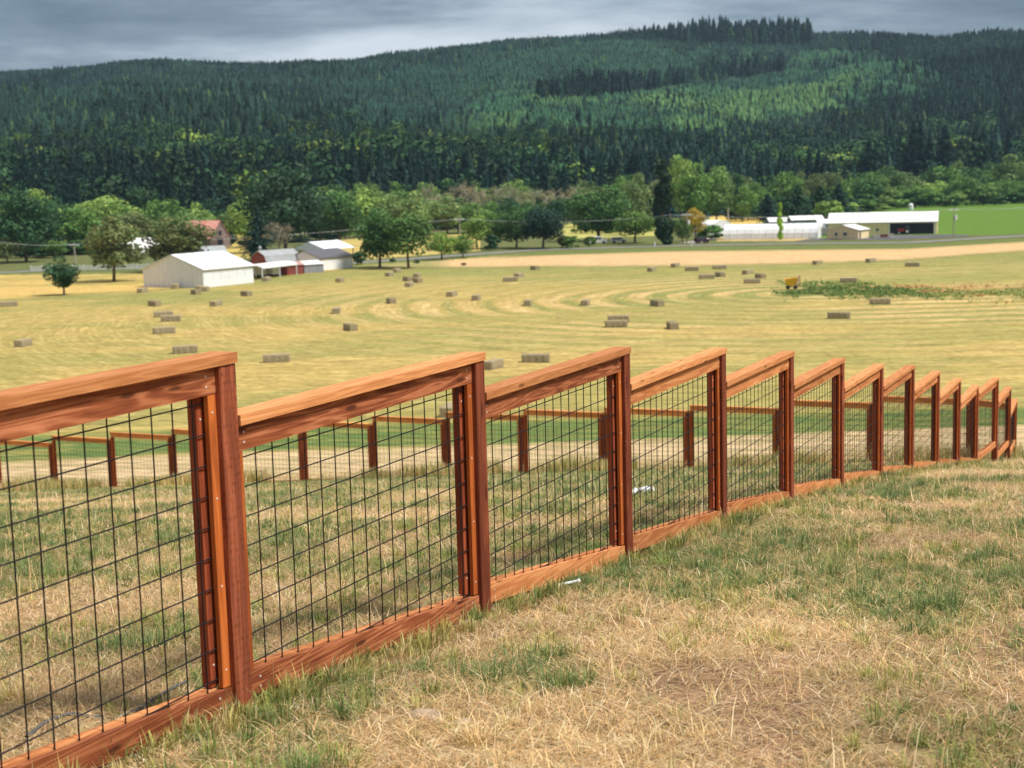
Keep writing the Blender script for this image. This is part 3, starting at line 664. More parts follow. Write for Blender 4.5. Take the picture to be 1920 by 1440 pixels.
# ------------------------------------------------------------------ the forested hill
CREST=[(1100,20),(1522,15),(1522,92),(1400,96),(1290,92),(1240,84),(1100,78)]
BAND=[(1005,192),(1080,181),(1200,164),(1330,144),(1468,126),(1472,140),(1330,160),(1200,179),(1080,194)]
YOUNG1=[(820,240),(860,205),(1005,190),(1200,178),(1330,160),(1470,140),(1500,98),(1640,98),(1740,122),(1765,150),(1690,185),(1520,200),(1400,215),(1280,232),(1120,228),(980,222),(900,240)]
YOUNG2=[(560,158),(720,142),(860,118),(1000,96),(1170,80),(1290,95),(1410,99),(1440,106),(1330,116),(1200,148),(1060,170),(940,178),(820,172),(700,178)]
YOUNG3=[(620,215),(720,200),(860,190),(900,200),(800,215),(700,225)]
def build_hill():
    g=np.random.default_rng(77)
    N=300000
    s=g.random(N); y=600*(1-s)+2060*s; y=np.where(g.random(N)<.5,y,600+(2060-600)*g.random(N)**1.1)
    u=g.uniform(-.43,.43,N); x=u*y
    keepm=(y>base_y(u)+4)&(y<2040); x,y,u=x[keepm],y[keepm],u[keepm]
    z=height(x,y); px,py=project(x,y,z)
    crest=in_poly(px,py,CREST); band=in_poly(px,py,BAND); wob=(fbm(x/60,y/60,5)-.5)*26
    young=(in_poly(px,py+wob*.6,YOUNG1)|in_poly(px,py+wob*.6,YOUNG2)|in_poly(px,py+wob*.4,YOUNG3))&~crest&~band
    upper=(~crest)&(~band)&(~young)&(py<215+wob)&(px<1150)
    for hh_ in (6,12):
        tx,ty=project(x,y,z+hh_); young|=(in_poly(tx,ty+wob*.6,YOUNG1)|in_poly(tx,ty+wob*.6,YOUNG2)|in_poly(tx,ty+wob*.4,YOUNG3))&~crest&~band
    young&=(g.random(len(x))>.05+.25*(fbm(x/50,y/50,49)>.60)); upper&=~young; inclear=in_poly(px,py,YOUNG1)|in_poly(px,py,YOUNG2)
    h=np.where(crest,25,np.where(band,19,np.where(young,6.2,np.where(upper,11,np.interp(py,[120,220,320,380],[9,10,14.5,19])))))*(.62+.65*g.random(len(x)))*np.where(young,1,.72+.6*fbm(x/45,y/45,37))
    h=np.where(inclear&~young&~band&~crest,9.5*(.7+.6*g.random(len(x))),h); h=np.where(crest,h*np.interp(px,[1130,1290],[.42,1.0]),h); right=(px>1620); h=np.where(~young&~crest&~band,h*(1+.6*sstep(1480,1720,px)),h)
    # keep a fraction so that each kind has its own spacing (cell thinning)
    sp=h*np.where(young,.42,.30)
    dens=1/(sp**2)                                   # trees per m2 wanted
    # sampling density of candidates (per m2) at this distance
    span=.86*y; pd=len(keepm)*( .5/1460+.5*(1/1.1)*np.clip((y-600)/1460,.02,1)**(1/1.1-1)/1460 )/span
    pr=np.clip(dens/pd,0,1); k=g.random(len(x))<pr
    x,y,z,h,px,py,young,crest,band,upper,u=[a[k] for a in (x,y,z,h,px,py,young,crest,band,upper,u)]
    # the nearest, largest ones become single trees, the rest is one mass
    own=(~young)&(y<base_y(u)+75)&(np.abs(u)<.37)
    order=np.where(own)[0]; order=order[np.argsort(-h[order]/y[order])][:400]; g.shuffle(order); order=order[:170]; rest=np.ones(len(x),bool); rest[order]=False
    for i in order:
        c=np.array((.011,.030,.023))*(.8+.7*g.random()); T=TK[int(g.integers(len(TK)))]
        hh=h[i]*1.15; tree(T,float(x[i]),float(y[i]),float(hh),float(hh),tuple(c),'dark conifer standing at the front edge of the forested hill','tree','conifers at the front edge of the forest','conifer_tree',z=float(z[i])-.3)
    def batch(mask,name,label,base,LODs,bright):
        x_,y_,z_,h_,px_,py_=[a[mask] for a in (x,y,z,h,px,py)]
        VV=[];FF=[];CC=[];o=0
        kind=g.integers(len(LODs),size=len(x_))
        if bright:
            kind=kind%5; kind=np.where(h_>13.5,8+kind%3,kind)
            kind=np.where(g.random(len(x_))<np.clip((py_-230)/200,0,.55)*sstep(.46,.56,fbm(x_/55,y_/55,39)),5+kind%3,kind)
        for j,(TV,TF,Tc) in enumerate(LODs):
            m=kind==j; n=int(m.sum())
            if not n: continue
            a=g.random(n)*6.28; ca,sa=np.cos(a),np.sin(a); w=h_[m]*(.85+.4*g.random(n))
            X=(TV[None,:,0]*ca[:,None]-TV[None,:,1]*sa[:,None])*w[:,None]+x_[m][:,None]
            Y=(TV[None,:,0]*sa[:,None]+TV[None,:,1]*ca[:,None])*w[:,None]+y_[m][:,None]
            Z=TV[None,:,2]*h_[m][:,None]+z_[m][:,None]-.3
            VV.append(np.stack([X,Y,Z],2).reshape(-1,3)); FF.append((TF[None]+(np.arange(n)*len(TV))[:,None,None]+o).reshape(-1,3)); o+=n*len(TV)
            col=base(x_[m],y_[m],px_[m],py_[m],n)*(1.0 if not (bright and 5<=j<8) else 1.3)
            CC.append((Tc[None]*col[:,None,:]).reshape(-1,3))
        me=np_mesh(name,np.concatenate(VV),np.concatenate(FF),M_FOREST,np.concatenate(CC))
        ob=link(name,me); tag(ob,label,'forest',kind='stuff'); return len(x_)
    L1=[conifer_arrays(200+i,5,5,.18+.028*i,.02,.5) for i in range(5)]
    def dome(seed):
        gg=np.random.default_rng(seed); C=np.stack([gg.normal(size=9)*.13,gg.normal(size=9)*.13,.35+.5*gg.random(9)],1); Rr=.15+.08*gg.random(9)
        V,F,c=leaf_cloud(C,Rr,230,.034,seed,.85,.8); F=np.concatenate([F[:,[0,1,2]],F[:,[0,2,3]]]); return V,F,c*np.array([1.9,1.55,.85])
    LD=[dome(400+i) for i in range(3)]
    def rich(seed):
        V,F,c=conifer_arrays(seed,7,6,.15,.03,.5); gg=np.random.default_rng(seed); n=130; t=gg.random(n)**.8; a=gg.random(n)*6.28
        rr=.23*(1-t)**.85*(.4+.7*gg.random(n)); P=np.stack([rr*np.cos(a),rr*np.sin(a),.04+.92*t-.1*rr],1)
        o=np.stack([np.cos(a),np.sin(a),-.4+.3*gg.normal(size=n)],1)*(.03+.04*(1-t))[:,None]; w=np.stack([-np.sin(a),np.cos(a),.4*gg.normal(size=n)],1)*.022
        V2=np.stack([P-o*.4-w,P-o*.4+w,P+o],1).reshape(-1,3); tt=np.repeat(.6+1.0*gg.random(n),3); F=np.concatenate([F,len(V)+np.arange(3*n).reshape(-1,3)])
        return np.concatenate([V,V2]),F,np.concatenate([c*.7,np.stack([tt,tt,tt],1)])
    LB=[rich(500+i) for i in range(3)]
    L2=[conifer_arrays(300+i,3,5,.30,.0,.4) for i in range(3)]
    # rounder broadleaf crowns mixed into the lower slope
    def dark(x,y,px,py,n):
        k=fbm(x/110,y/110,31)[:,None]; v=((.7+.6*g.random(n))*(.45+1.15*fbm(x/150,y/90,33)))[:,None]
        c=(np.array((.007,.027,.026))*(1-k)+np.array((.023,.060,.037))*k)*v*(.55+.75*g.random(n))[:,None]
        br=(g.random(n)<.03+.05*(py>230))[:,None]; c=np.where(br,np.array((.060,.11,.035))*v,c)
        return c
    def light(x,y,px,py,n):
        k=(sstep(.45,.68,fbm(x/45,y/45,35))*sstep(80,150,py)*sstep(1750,1550,px))[:,None]; v=(.65+.7*g.random(n))[:,None]
        c=np.array((.030,.090,.046))*(1-k)+np.array((.080,.165,.055))*k
        up=sstep(200,150,py)[:,None]*sstep(1500,1380,px)[:,None]; c=c*(1-up)+np.array((.024,.068,.041))*up; lf=sstep(960,820,px)[:,None]; c=c*(1-lf)+np.array((.018,.055,.037))*lf; c=c*(.7+.6*fbm(x/80,y/80,47))[:,None]
        return c*v
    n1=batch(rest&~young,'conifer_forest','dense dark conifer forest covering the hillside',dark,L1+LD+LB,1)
    n2=batch(rest&young,'young_plantation','lighter green young plantation on the upper slope of the hill',light,L2,0)
    print('forest trees',n1,n2)
build_hill()

# ------------------------------------------------------------------ grass around the lookout
def blades(name,x,y,h,w,lean,col,az=None,label='',cat='grass',curl=1.0,taper=.35,seed=1,zoff=0.0,mat=None):
    g=np.random.default_rng(seed); n=len(x); z=height(x,y)-.004+zoff
    a=g.random(n)*2*PI if az is None else az; z=z+np.where(lean>1.0,.016*g.random(n)*(h/.08),0); lx,ly=np.cos(a),np.sin(a); b=a+PI/2+g.normal(size=n)*.5; wx,wy=np.cos(b)*w/2,np.sin(b)*w/2
    hh=h*np.cos(lean); ll=h*np.sin(lean)
    m=.5; p0=np.stack([x,y,z],1)
    m1=np.stack([x+lx*ll*.38,y+ly*ll*.38,z+hh*.62],1); p1=np.stack([x+lx*ll,y+ly*ll,z+hh*(1-.12*curl*np.abs(g.normal(size=n)))],1)
    W=np.stack([wx,wy,np.zeros(n)],1)
    V=np.stack([p0-W,p0+W,m1+W*.8,m1-W*.8,p1],1).reshape(-1,3)
    i=np.arange(n)*5; Q=np.stack([i,i+1,i+2,i+3],1); T=np.stack([i+3,i+2,i+4],1)
    sh=np.array([.62,.62,1,1,1.12]); C=(col[:,None,:]*np.ones(5)[None,:,None]).reshape(-1,3)
    me=np_mesh(name,V,[Q,T],mat or M_GRASS,C)
    o=link(name,me); tag(o,label,cat,kind='stuff'); return o
mg=NT('grass blades'); vcx=mg.n('ShaderNodeVertexColor',layer_name='Col').outputs[0]; mg.base(vcx,.65); mg.bsdf.inputs['Specular IOR Level'].default_value=.15
_tr=mg.n('ShaderNodeBsdfTranslucent'); mg.l(vcx,_tr.inputs[0]); _mx=mg.n('ShaderNodeMixShader'); _mx.inputs[0].default_value=.3
mg.l(mg.bsdf.outputs[0],_mx.inputs[1]); mg.l(_tr.outputs[0],_mx.inputs[2]); mg.l(_mx.outputs[0],mg.out.inputs[0])
M_GRASS=mg.mat
def scatter(n,y0,y1,g,umax=.45):
    # uniform per area inside the wedge the lookout sees (a little wider)
    y=np.sqrt(y0*y0+(y1*y1-y0*y0)*g.random(n)); x=g.uniform(-umax,umax,n)*y+g.normal(size=n)*.3; return x,y
def build_grass():
    g=np.random.default_rng(5)
    straw=np.array([(.86,.64,.34),(.76,.52,.24),(.92,.76,.50),(.46,.30,.13),(.84,.55,.29)])
    grn=np.array([(.30,.33,.085),(.20,.26,.07),(.42,.42,.13),(.17,.22,.08),(.40,.37,.12)])
    X=[];Y=[];H=[];Wd=[];Ln=[];C=[]
    for (y0,y1,n,wd,hs) in [(2.5,6,170000,.0027,.85),(6,10,250000,.0033,.9),(10,17,300000,.0045,.95),(17,30,260000,.0075,1.0),(30,44,120000,.011,1.1)]:
        x,y=scatter(n,y0,y1,g)
        s=soil_field(x,y); gf=green_field(x,y); k=(g.random(n)>sstep(.68,.78,s)*.75)&(fbm(x*5,y*5,131,2)+.25*g.random(n)>.38); x,y,gf,s=x[k],y[k],gf[k],s[k]; n=len(x)
        isg=g.random(n)<np.clip(sstep(.42,.62,gf)*.62+.06,0,.7)
        tall=fbm(x*3,y*3,141,2)
        flatm=g.random(n)<np.where(isg,.35,.80)
        h=np.where(flatm,.05+.09*g.random(n),.025+.045*g.random(n)*(.5+tall))*hs
        ln=np.where(flatm,1.22+.30*g.random(n),np.abs(g.normal(size=n))*.5+.2); ln=np.clip(ln,0,1.53)
        c=np.where(isg[:,None],grn[g.integers(5,size=n)],straw[g.integers(5,size=n)])
        mixk=(g.random(n)<.35)&isg; c[mixk]=c[mixk]*.5+straw[0]*.5
        c=np.minimum(c*(.42+.66*g.random(n))[:,None]*(.62+.70*fbm(x*.9,y*.7,143,3))[:,None],.95)
        X.append(x);Y.append(y);H.append(h);Wd.append(wd*(.7+.7*g.random(n)));Ln.append(ln);C.append(c)
    blades('dry_grass',*[np.concatenate(a) for a in (X,Y,H,Wd,Ln,C)],label='matted straw coloured turf on the slope around the fences',seed=2)
    # separate tufts, blades fanning out from each root
    X=[];Y=[];H=[];Wd=[];Ln=[];C=[];AZ=[]
    pal=np.array([(.56,.50,.17),(.44,.43,.13),(.32,.35,.095),(.23,.29,.08),(.18,.25,.09),(.66,.54,.26),(.78,.58,.30)])
    for (y0,y1,nc,wd,mm) in [(3,9,2300,.0036,34),(9,18,5000,.0052,26),(18,38,8000,.010,18)]:
        cx,cy=scatter(nc,y0,y1,g); gf=green_field(cx,cy); sf=soil_field(cx,cy)
        k=(g.random(nc)<.34+.66*sstep(.40,.56,gf))&(g.random(nc)>sstep(.66,.74,sf)*.7); cx,cy,gf=cx[k],cy[k],gf[k]
        for q in range(len(cx)):
            big=g.random()<.22*max(0.,min(1.,(gf[q]-.42)*5)); m=int(mm*(.5+g.random())*(2.4 if big else 1)); r=(.016+.02*g.random())*(2.6 if big else 1)*(1 if y0<18 else 1.6)
            a=g.random(m)*6.28; rr=r*g.random(m)**.5
            X.append(cx[q]+rr*np.cos(a)); Y.append(cy[q]+rr*np.sin(a)); H.append((.045+.055*g.random())*(1.25 if big else 1)*(.5+.7*g.random(m))); Wd.append(wd*(.7+.6*g.random(m)))
            Ln.append(np.clip(.15+rr/r*.75+.25*g.normal(size=m),.05,1.4)); AZ.append(a+.5*g.normal(size=m))
            t=min(.999,max(0.,(gf[q]-.36)*4.6*(.55+.9*g.random()))); idx=(5+int(g.random()*2)) if t<.12 else min(4,int(t*5)); base=pal[idx]
            C.append(np.minimum(base*(.65+.65*g.random(m))[:,None],.92))
    for q in range(1300):
        t=g.random()**1.3*11.2-1.2; o_=g.normal()*.07+(.03 if g.random()<.6 else -.05); cx=-.93+.7807*t+N1.x*o_; cy=4.76+1.6862*t+N1.y*o_
        m=int(14+22*g.random()); r=.02+.02*g.random(); a=g.random(m)*6.28; rr=r*g.random(m)**.5; f=1+cy/12
        X.append(cx+rr*np.cos(a)); Y.append(cy+rr*np.sin(a)); H.append((.05+.085*g.random())*(.5+.7*g.random(m))); Wd.append(.0032*f*(.7+.6*g.random(m)))
        Ln.append(np.clip(.1+rr/r*.5+.2*g.normal(size=m),.03,1.3)); AZ.append(a+.5*g.normal(size=m)); C.append(np.minimum(pal[g.integers(7)]*(.6+.65*g.random(m))[:,None],.92))
    blades('grass_tufts',*[np.concatenate(a) for a in (X,Y,H,Wd,Ln,C)],az=np.concatenate(AZ),label='small yellow green and green grass tufts scattered through the dry turf',seed=3)
    # long dry stalks
    x,y=scatter(3800,3,20,g); n=len(x)
    blades('dry_stalks',x,y,.12+.12*g.random(n),.0024+.00012*y,np.abs(g.normal(size=n))*.4+.1,straw[g.integers(5,size=n)]*1.05,label='long dry seed stalks standing above the turf',seed=4)
    # taller weeds along the foot of the far fence and around the posts
    X=[];Y=[];
    m=34000; t=g.random(m)*14.5-1; o=g.normal(size=m)*.55-.6; x=6.95-1.69*t-o*.42; y=28.24+.775*t-abs(o)*.9
    k=fbm(x*.6,y*.6,151,2)>.42; x,y=x[k],y[k]; n=len(x); gi=g.random(n)<.6
    c=np.where(gi[:,None],grn[g.integers(5,size=n)],straw[g.integers(5,size=n)])*(.8+.5*g.random(n))[:,None]
    blades('fence_weeds',x,y,.20+.42*g.random(n)*fbm(x,y,161,2),.011*(.7+.6*g.random(n)),np.abs(g.normal(size=n))*.3+.05,c,label='taller weeds and grass in front of the far fence',seed=6)
build_grass()

# ------------------------------------------------------------------ hay bales
mh=NT('baled hay'); oc=mh.coord(); r0=mh.rand()
pz=mh.vmath('ADD',oc,r0); st=mh.noise(mh.vmath('MULTIPLY',pz,(9,3,3)),2,5,.75); sg=mh.noise(mh.vmath('MULTIPLY',pz,(1,1,14)),2,3)
hc=mh.ramp(mh.math('ADD',mh.math('MULTIPLY',st,.6),mh.math('MULTIPLY',sg,.4)),[(.3,(.17,.145,.09)),(.55,(.33,.28,.175)),(.8,(.56,.48,.31))])
nz=mh.n('ShaderNodeSeparateXYZ'); mh.l(mh.n('ShaderNodeNewGeometry').outputs['Normal'],nz.inputs[0])
mh.base(hc,.95); mh.bump(st,.05,.8)
M_TWINE=flat('bale twine',(.50,.40,.26),.8)
def bale_mesh(seed):
    g=random.Random(seed); nx,ny,nz_=12,5,5; L,W_,H=2.4,.95,.74; b=MB()
    def P(i,j,k):
        x=-L/2+L*i/nx; y=-W_/2+W_*j/ny; z=H*k/nz_
        n=math.sin(i*2.1+seed)*.02+g.uniform(-.015,.015)
        ex=(abs(i-nx/2)/(nx/2))**8*.03
        cy=1-(.05 if k in(0,nz_) else 0)-(.0 if 0<i<nx else .05); cz=.0
        return (x*(1-.01*(k in (0,nz_))),y*cy+ (n if j in(0,ny) else 0), z+(n*.8 if k==nz_ else 0)-(.03 if (k==nz_ and (j in (0,ny) or i in (0,nx))) else 0))
    def face(fn,a,bn):
        base=len(b.v)
        for i in range(a+1):
            for j in range(bn+1): b.v.append(fn(i,j))
        for i in range(a):
            for j in range(bn):
                q=base+i*(bn+1)+j; b.f.append([q,q+bn+1,q+bn+2,q+1]); b.m.append(0)
    grid={}
    def PP(i,j,k):
        if (i,j,k) not in grid: grid[(i,j,k)]=P(i,j,k)
        return grid[(i,j,k)]
    face(lambda i,j:PP(i,0,j),nx,nz_); face(lambda i,j:PP(nx-i,ny,j),nx,nz_)
    face(lambda i,j:PP(nx,i,j),ny,nz_); face(lambda i,j:PP(0,ny-i,j),ny,nz_)
    face(lambda i,j:PP(i,j,nz_),nx,ny); face(lambda i,j:PP(i,ny-j,0),nx,ny)
    for q in range(5):
        y=-W_/2+W_*(q+.5)/5; b.tube((-L/2-.01,y,H+.012),(L/2+.01,y,H+.012),.010,n=4,mi=1)
        b.tube((-L/2-.015,y,.02),(-L/2-.015,y,H),.010,n=4,mi=1); b.tube((L/2+.015,y,.02),(L/2+.015,y,H),.010,n=4,mi=1)
    for q in range(420):
        f=g.random(); x_=g.uniform(-L/2,L/2); 
        if f<.45: p=(x_,g.uniform(-W_/2,W_/2),H-.01); d=(g.uniform(-.09,.09),g.uniform(-.09,.09),g.uniform(.01,.06))
        elif f<.75: p=(x_,-W_/2+.01,g.uniform(.02,H)); d=(g.uniform(-.08,.08),-g.uniform(.02,.06),g.uniform(-.07,.07))
        else:
            a=g.uniform(0,6.28); p=(L/2*math.cos(a)*1.12,W_*.75*math.sin(a),.015); d=(g.uniform(-.2,.2),g.uniform(-.2,.2),g.uniform(.0,.05))
        b.poly([(p[0]-.012,p[1],p[2]),(p[0]+.012,p[1]+.006,p[2]+.012),(p[0]+d[0],p[1]+d[1],p[2]+d[2])],[(0,1,2)])
    return b.mesh('hay_bale',[mh.mat,M_TWINE])
BM=[bale_mesh(i) for i in range(4)]
BALES=[(15,575,27,'bale at the far left edge of the field'),(266,549,21,'bale just left below the big white barn'),(328,541,17,'dark bale against the foot of the big white barn'),
(366,552,20,'front bale of the three below the big white barn'),(372,544,16,'bale behind left in the three below the big white barn'),(384,546,16,'bale behind right in the three below the big white barn'),
(461,555,23,'bale in the field below the red sheds'),(499,527,18,'bale on the green strip under the low white shelter'),(637,529,18,'single bale under the white barn with dark roof'),
(288,574,25,'upper bale of the left field group, alone on the left'),(404,574,25,'bale right of the left field group'),(305,595,30,'rear bale of the overlapping left pair'),
(319,603,31,'front bale of the overlapping left pair'),(306,626,36,'bale just below the overlapping left pair'),(41,650,35,'bale above the left end of the near fence cap'),
(345,663,42,'bale touching the sky side of the first fence cap'),(517,680,50,'large grey bale right of the tallest front post'),(925,692,42,'bale half hidden behind the second post'),
(1005,680,53,'large bale above the third fence panel'),(845,782,44,'bale seen just under the second panel rail'),(630,588,17,'small end on bale in the mid field, left of the centre'),
(656,620,28,'bale below the small end on bale left of the centre'),(730,518,15,'left bale of two at the foot of the field edge tree'),(744,511,15,'right bale of two at the foot of the field edge tree'),
(764,527,14,'left bale of the cluster of four'),(782,520,16,'top bale of the cluster of four'),(767,538,18,'front bale of the cluster of four'),(783,530,14,'right bale of the cluster of four'),
(847,556,22,'bale above the curved windrows, left of the centre'),(893,563,18,'end on bale right of the curved windrow tops'),(733,569,19,'end on bale on the left curved windrows'),
(957,528,23,'front bale of the pair in the middle distance'),(973,520,20,'rear bale of the pair in the middle distance'),(1003,506,18,'dark bale at the far edge of the field, in the middle'),
(1223,509,15,'end on bale near the far field edge'),(1267,501,18,'thin far bale at the tan strip edge'),(1298,508,22,'bale below the tan strip edge'),(990,573,17,'end on bale in the exact middle of the windrow loops'),
(1098,573,19,'end on bale right of the middle one in the loops'),(1233,574,28,'angled bale at the right of the windrow loops'),(1160,604,38,'rear bale of the close pair right of the middle'),
(1156,614,42,'front bale of the close pair right of the middle'),(1262,617,24,'squarish bale right of the close pair'),(1350,505,22,'far bale left of the five on the right'),
(1326,523,25,'left bale of the five on the right'),(1351,519,20,'bale behind the left one of the five on the right'),(1403,514,22,'rear bale beside the yellow hopper group'),
(1411,532,27,'front bale left of the yellow hopper'),(1427,522,22,'rear right bale left of the yellow hopper'),(1534,496,20,'bale on the far field edge left of two'),
(1634,492,20,'dark bale on the far field edge below the tan barn'),(1712,500,25,'bale alone at the far right field edge'),(1592,530,26,'bale behind the reddish weeds'),
(1652,571,37,'long bale in front of the weedy island'),(1575,598,43,'long bale nearest on the right half of the field')]
for i,(px_,py_,w,l) in enumerate(BALES):
    p=at(px_,py_)
    if p.y<118:                       # stands on the foot of the slope
        r=ray(px_,py_); y=60.
        for _ in range(400):
            y+=.2
            if CAMZ+r.z/r.y*y<=hz(r.x/r.y*y,y): break
        p=Vector((r.x/r.y*y,y,hz(r.x/r.y*y,y)))
    want=w*p.y/FPX; best=0.04*(i%5) if want>2.0 else min((abs(2.4*math.cos(a)+.95*math.sin(a)-want),a) for a in [k*.02 for k in range(19,79)])[1]
    sgn=1 if (i*7)%3 else -1
    if w<16 : best=1.2
    o=link('hay_bale',BM[i%4],None,(p.x,p.y+.5,p.z-.02),sgn*best-.0+math.atan2(-p.x,p.y)); tag(o,'rectangular hay '+l,'hay bale','hay bales on the mown field')

# ------------------------------------------------------------------ buildings
M_WHITE=flat('white metal cladding',(.74,.75,.75),.6,.06,.8,seam=.9); M_WHITE2=flat('white barn roof',(.70,.75,.80),.5,.05,.4,seam=.6)
M_GREYW=flat('greyish translucent wall',(.68,.72,.75),.6,.08,.8,seam=.5); M_RED=flat('barn red boards',(.22,.055,.045),.8,.25,1.5,seam=1.6)
M_GREYR=flat('weathered grey metal roof',(.30,.32,.33),.5,.15,.7,seam=1.1); M_DARKR=flat('dark shingle roof',(.10,.10,.115),.8,.2,2)
M_TANW=flat('tan metal cladding',(.74,.60,.35),.6,.05,.8,seam=.7); M_WR=flat('bright white metal roof',(.76,.76,.76),.5,.05,.6,seam=.5)
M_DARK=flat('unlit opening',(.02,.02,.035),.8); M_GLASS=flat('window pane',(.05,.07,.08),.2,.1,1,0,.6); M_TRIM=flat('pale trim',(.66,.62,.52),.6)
M_OLD=flat('weathered barn boards',(.20,.15,.135),.9,.35,1.2); M_GRYW=flat('grey shed wall',(.22,.23,.25),.8,.15)
_m=NT('rusted red roof'); _n=_m.noise(_m.vmath('MULTIPLY',_m.coord(),(3,.5,.5)),1.2,5,.7); _m.base(_m.ramp(_n,[(.3,(.42,.12,.09)),(.5,(.58,.24,.19)),(.68,(.62,.50,.46))]),.7); M_RUST=_m.mat
def building(name,label,cx,cy,phi,w,l,profile,wall,roof,cat='building',over=.35,th=.12,gablewall=None,parts=None):
    """profile: list of (x,z) from left eave over the ridge to right eave, x in -w/2..w/2; ridge runs along local y; phi = direction of local y."""
    e=empty(name,(cx,cy,0),phi-PI/2,label,cat)
    b=MB(); pts=[(-w/2,0)]+profile+[(w/2,0)]; n=len(pts)
    V=[(x,-l/2,z) for x,z in pts]+[(x,l/2,z) for x,z in pts]
    b.poly(V,[tuple(range(n-1,-1,-1))[::-1],tuple(range(n,2*n))[::-1]],0)
    b.poly([V[0],V[n],V[n+1],V[1]],[(0,1,2,3)],1 if gablewall else 0); b.poly([V[n-1],V[2*n-1],V[2*n-2],V[n-2]],[(0,3,2,1)],1 if gablewall else 0)
    b.obj('wall',[wall,gablewall or wall],e)
    r=MB(); pr=list(profile)
    def ext(p,q,d): v=Vector((p[0]-q[0],p[1]-q[1])); v.normalize(); return (p[0]+v.x*d,p[1]+v.y*d)
    pr=[ext(pr[0],pr[1],over)]+pr[1:-1]+[ext(pr[-1],pr[-2],over)]
    up=[(x*(1.0),z+th+.01) for x,z in pr]; lo=[(x,z+.01) for x,z in pr]; k=len(pr); yo=l/2+over*.7
    V=[(x,-yo,z) for x,z in lo]+[(x,-yo,z) for x,z in up]+[(x,yo,z) for x,z in lo]+[(x,yo,z) for x,z in up]
    F=[]
    for i in range(k-1):
        F+= [(k+i,k+i+1,3*k+i+1,3*k+i),(i,2*k+i,2*k+i+1,i+1),(i,i+1,k+i+1,k+i),(2*k+i,3*k+i,3*k+i+1,2*k+i+1)]
    F+=[(0,k,3*k,2*k),(k-1,3*k-1,4*k-1,2*k-1)]
    r.poly(V,F); ro=r.obj('roof',roof,e)
    for q in (parts or []): q(e,ro)
    return e
gab=lambda w,ev,ap:[(-w/2,ev),(0,ap),(w/2,ev)]
def opening(nm,side,a0,a1,z0,z1,mat,w,l,frame=None,off=.04):
    # side 'g' = near gable (local -y), 'h' = far gable, 'r' = +x wall, 'l' = -x wall
    def f(e,ro):
        b=MB(); t=off
        if side=='g': b.box(a0,a1,-l/2-t,-l/2+.02,z0,z1)
        elif side=='h': b.box(a0,a1,l/2-.02,l/2+t,z0,z1)
        elif side=='r': b.box(w/2-.02,w/2+t,a0,a1,z0,z1)
        else: b.box(-w/2-t,-w/2+.02,a0,a1,z0,z1)
        o=b.obj(nm,mat,e)
        if frame:
            q=MB(); t2=t+.03; s=.12
            for (u0,u1,v0,v1) in ((a0-s,a1+s,z1,z1+s),(a0-s,a1+s,z0-s,z0),(a0-s,a0,z0,z1),(a1,a1+s,z0,z1)):
                if v0<0: v0=.02
                if side=='g': q.box(u0,u1,-l/2-t2,-l/2+.01,v0,v1)
                elif side=='h': q.box(u0,u1,l/2-.01,l/2+t2,v0,v1)
                elif side=='r': q.box(w/2-.01,w/2+t2,u0,u1,v0,v1)
                else: q.box(-w/2-t2,-w/2+.01,u0,u1,v0,v1)
            q.obj('frame',frame,o)
    return f
def place(cornerpx, gdir, w, l, dist=None):
    """centre of a building whose near gable's right-hand base corner sits at a pixel; gdir = unit vector left->right along the near gable."""
    c=at(*cornerpx) if dist is None else Vector((at_y(cornerpx[0],dist),dist,0))
    g=Vector((gdir[0],gdir[1],0)).normalized(); s=Vector((-g.y,g.x,0)); m=c-g*w/2+s*l/2
    return m.x,m.y,math.atan2(s.y,s.x)
GD=(.848,-.53)
x,y,p=place((382,540),GD,14,12.5)
building('white_barn','big low white metal barn at the left edge of the hay field',x,y,p,14,12.5,gab(14,3.1,5.5),M_WHITE,M_WHITE2,gablewall=M_GREYW,
  parts=[opening('door','g',-1.6,1.8,.05,2.5,M_WHITE,14,12.5,M_WHITE2),opening('skirt_board','r',-6.2,6.2,.03,.95,M_WHITE,14,12.5)])
x,y,p=place((600,507.5),GD,7.8,10.5)
building('white_barn','white barn with dark grey roof at the right end of the left farm',x,y,p,7.8,10.5,gab(7.8,2.5,3.9),M_WHITE,M_DARKR,
  parts=[opening('door','r',-4.6,-2.2,.05,2.1,M_WHITE,7.8,10.5,M_WHITE2),opening('vent','g',-.3,.3,2.7,3.1,M_GREYW,7.8,10.5)])
x,y,p=place((502,508),(.80,-.6),4.6,9.2,dist=290)
gam=[(-2.3,2.1),(-1.75,3.3),(0,4.25),(1.75,3.3),(2.3,2.1)]
def cup(e,ro):
    b=MB(); b.tube((0,-4.2,4.3),(0,-4.2,4.9),.28,.28,8); b.tube((0,-4.2,4.9),(0,-4.2,5.35),.40,.05,8); b.obj('roof_vent',M_GREYR,ro)
building('red_barn','little red barn with grey gambrel roof and a roof vent',x,y,p,4.6,9.2,gam,M_RED,M_GREYR,parts=[cup,opening('loft_door','g',-.6,.6,2.1,3.2,M_RED,4.6,9.2,M_OLD)])
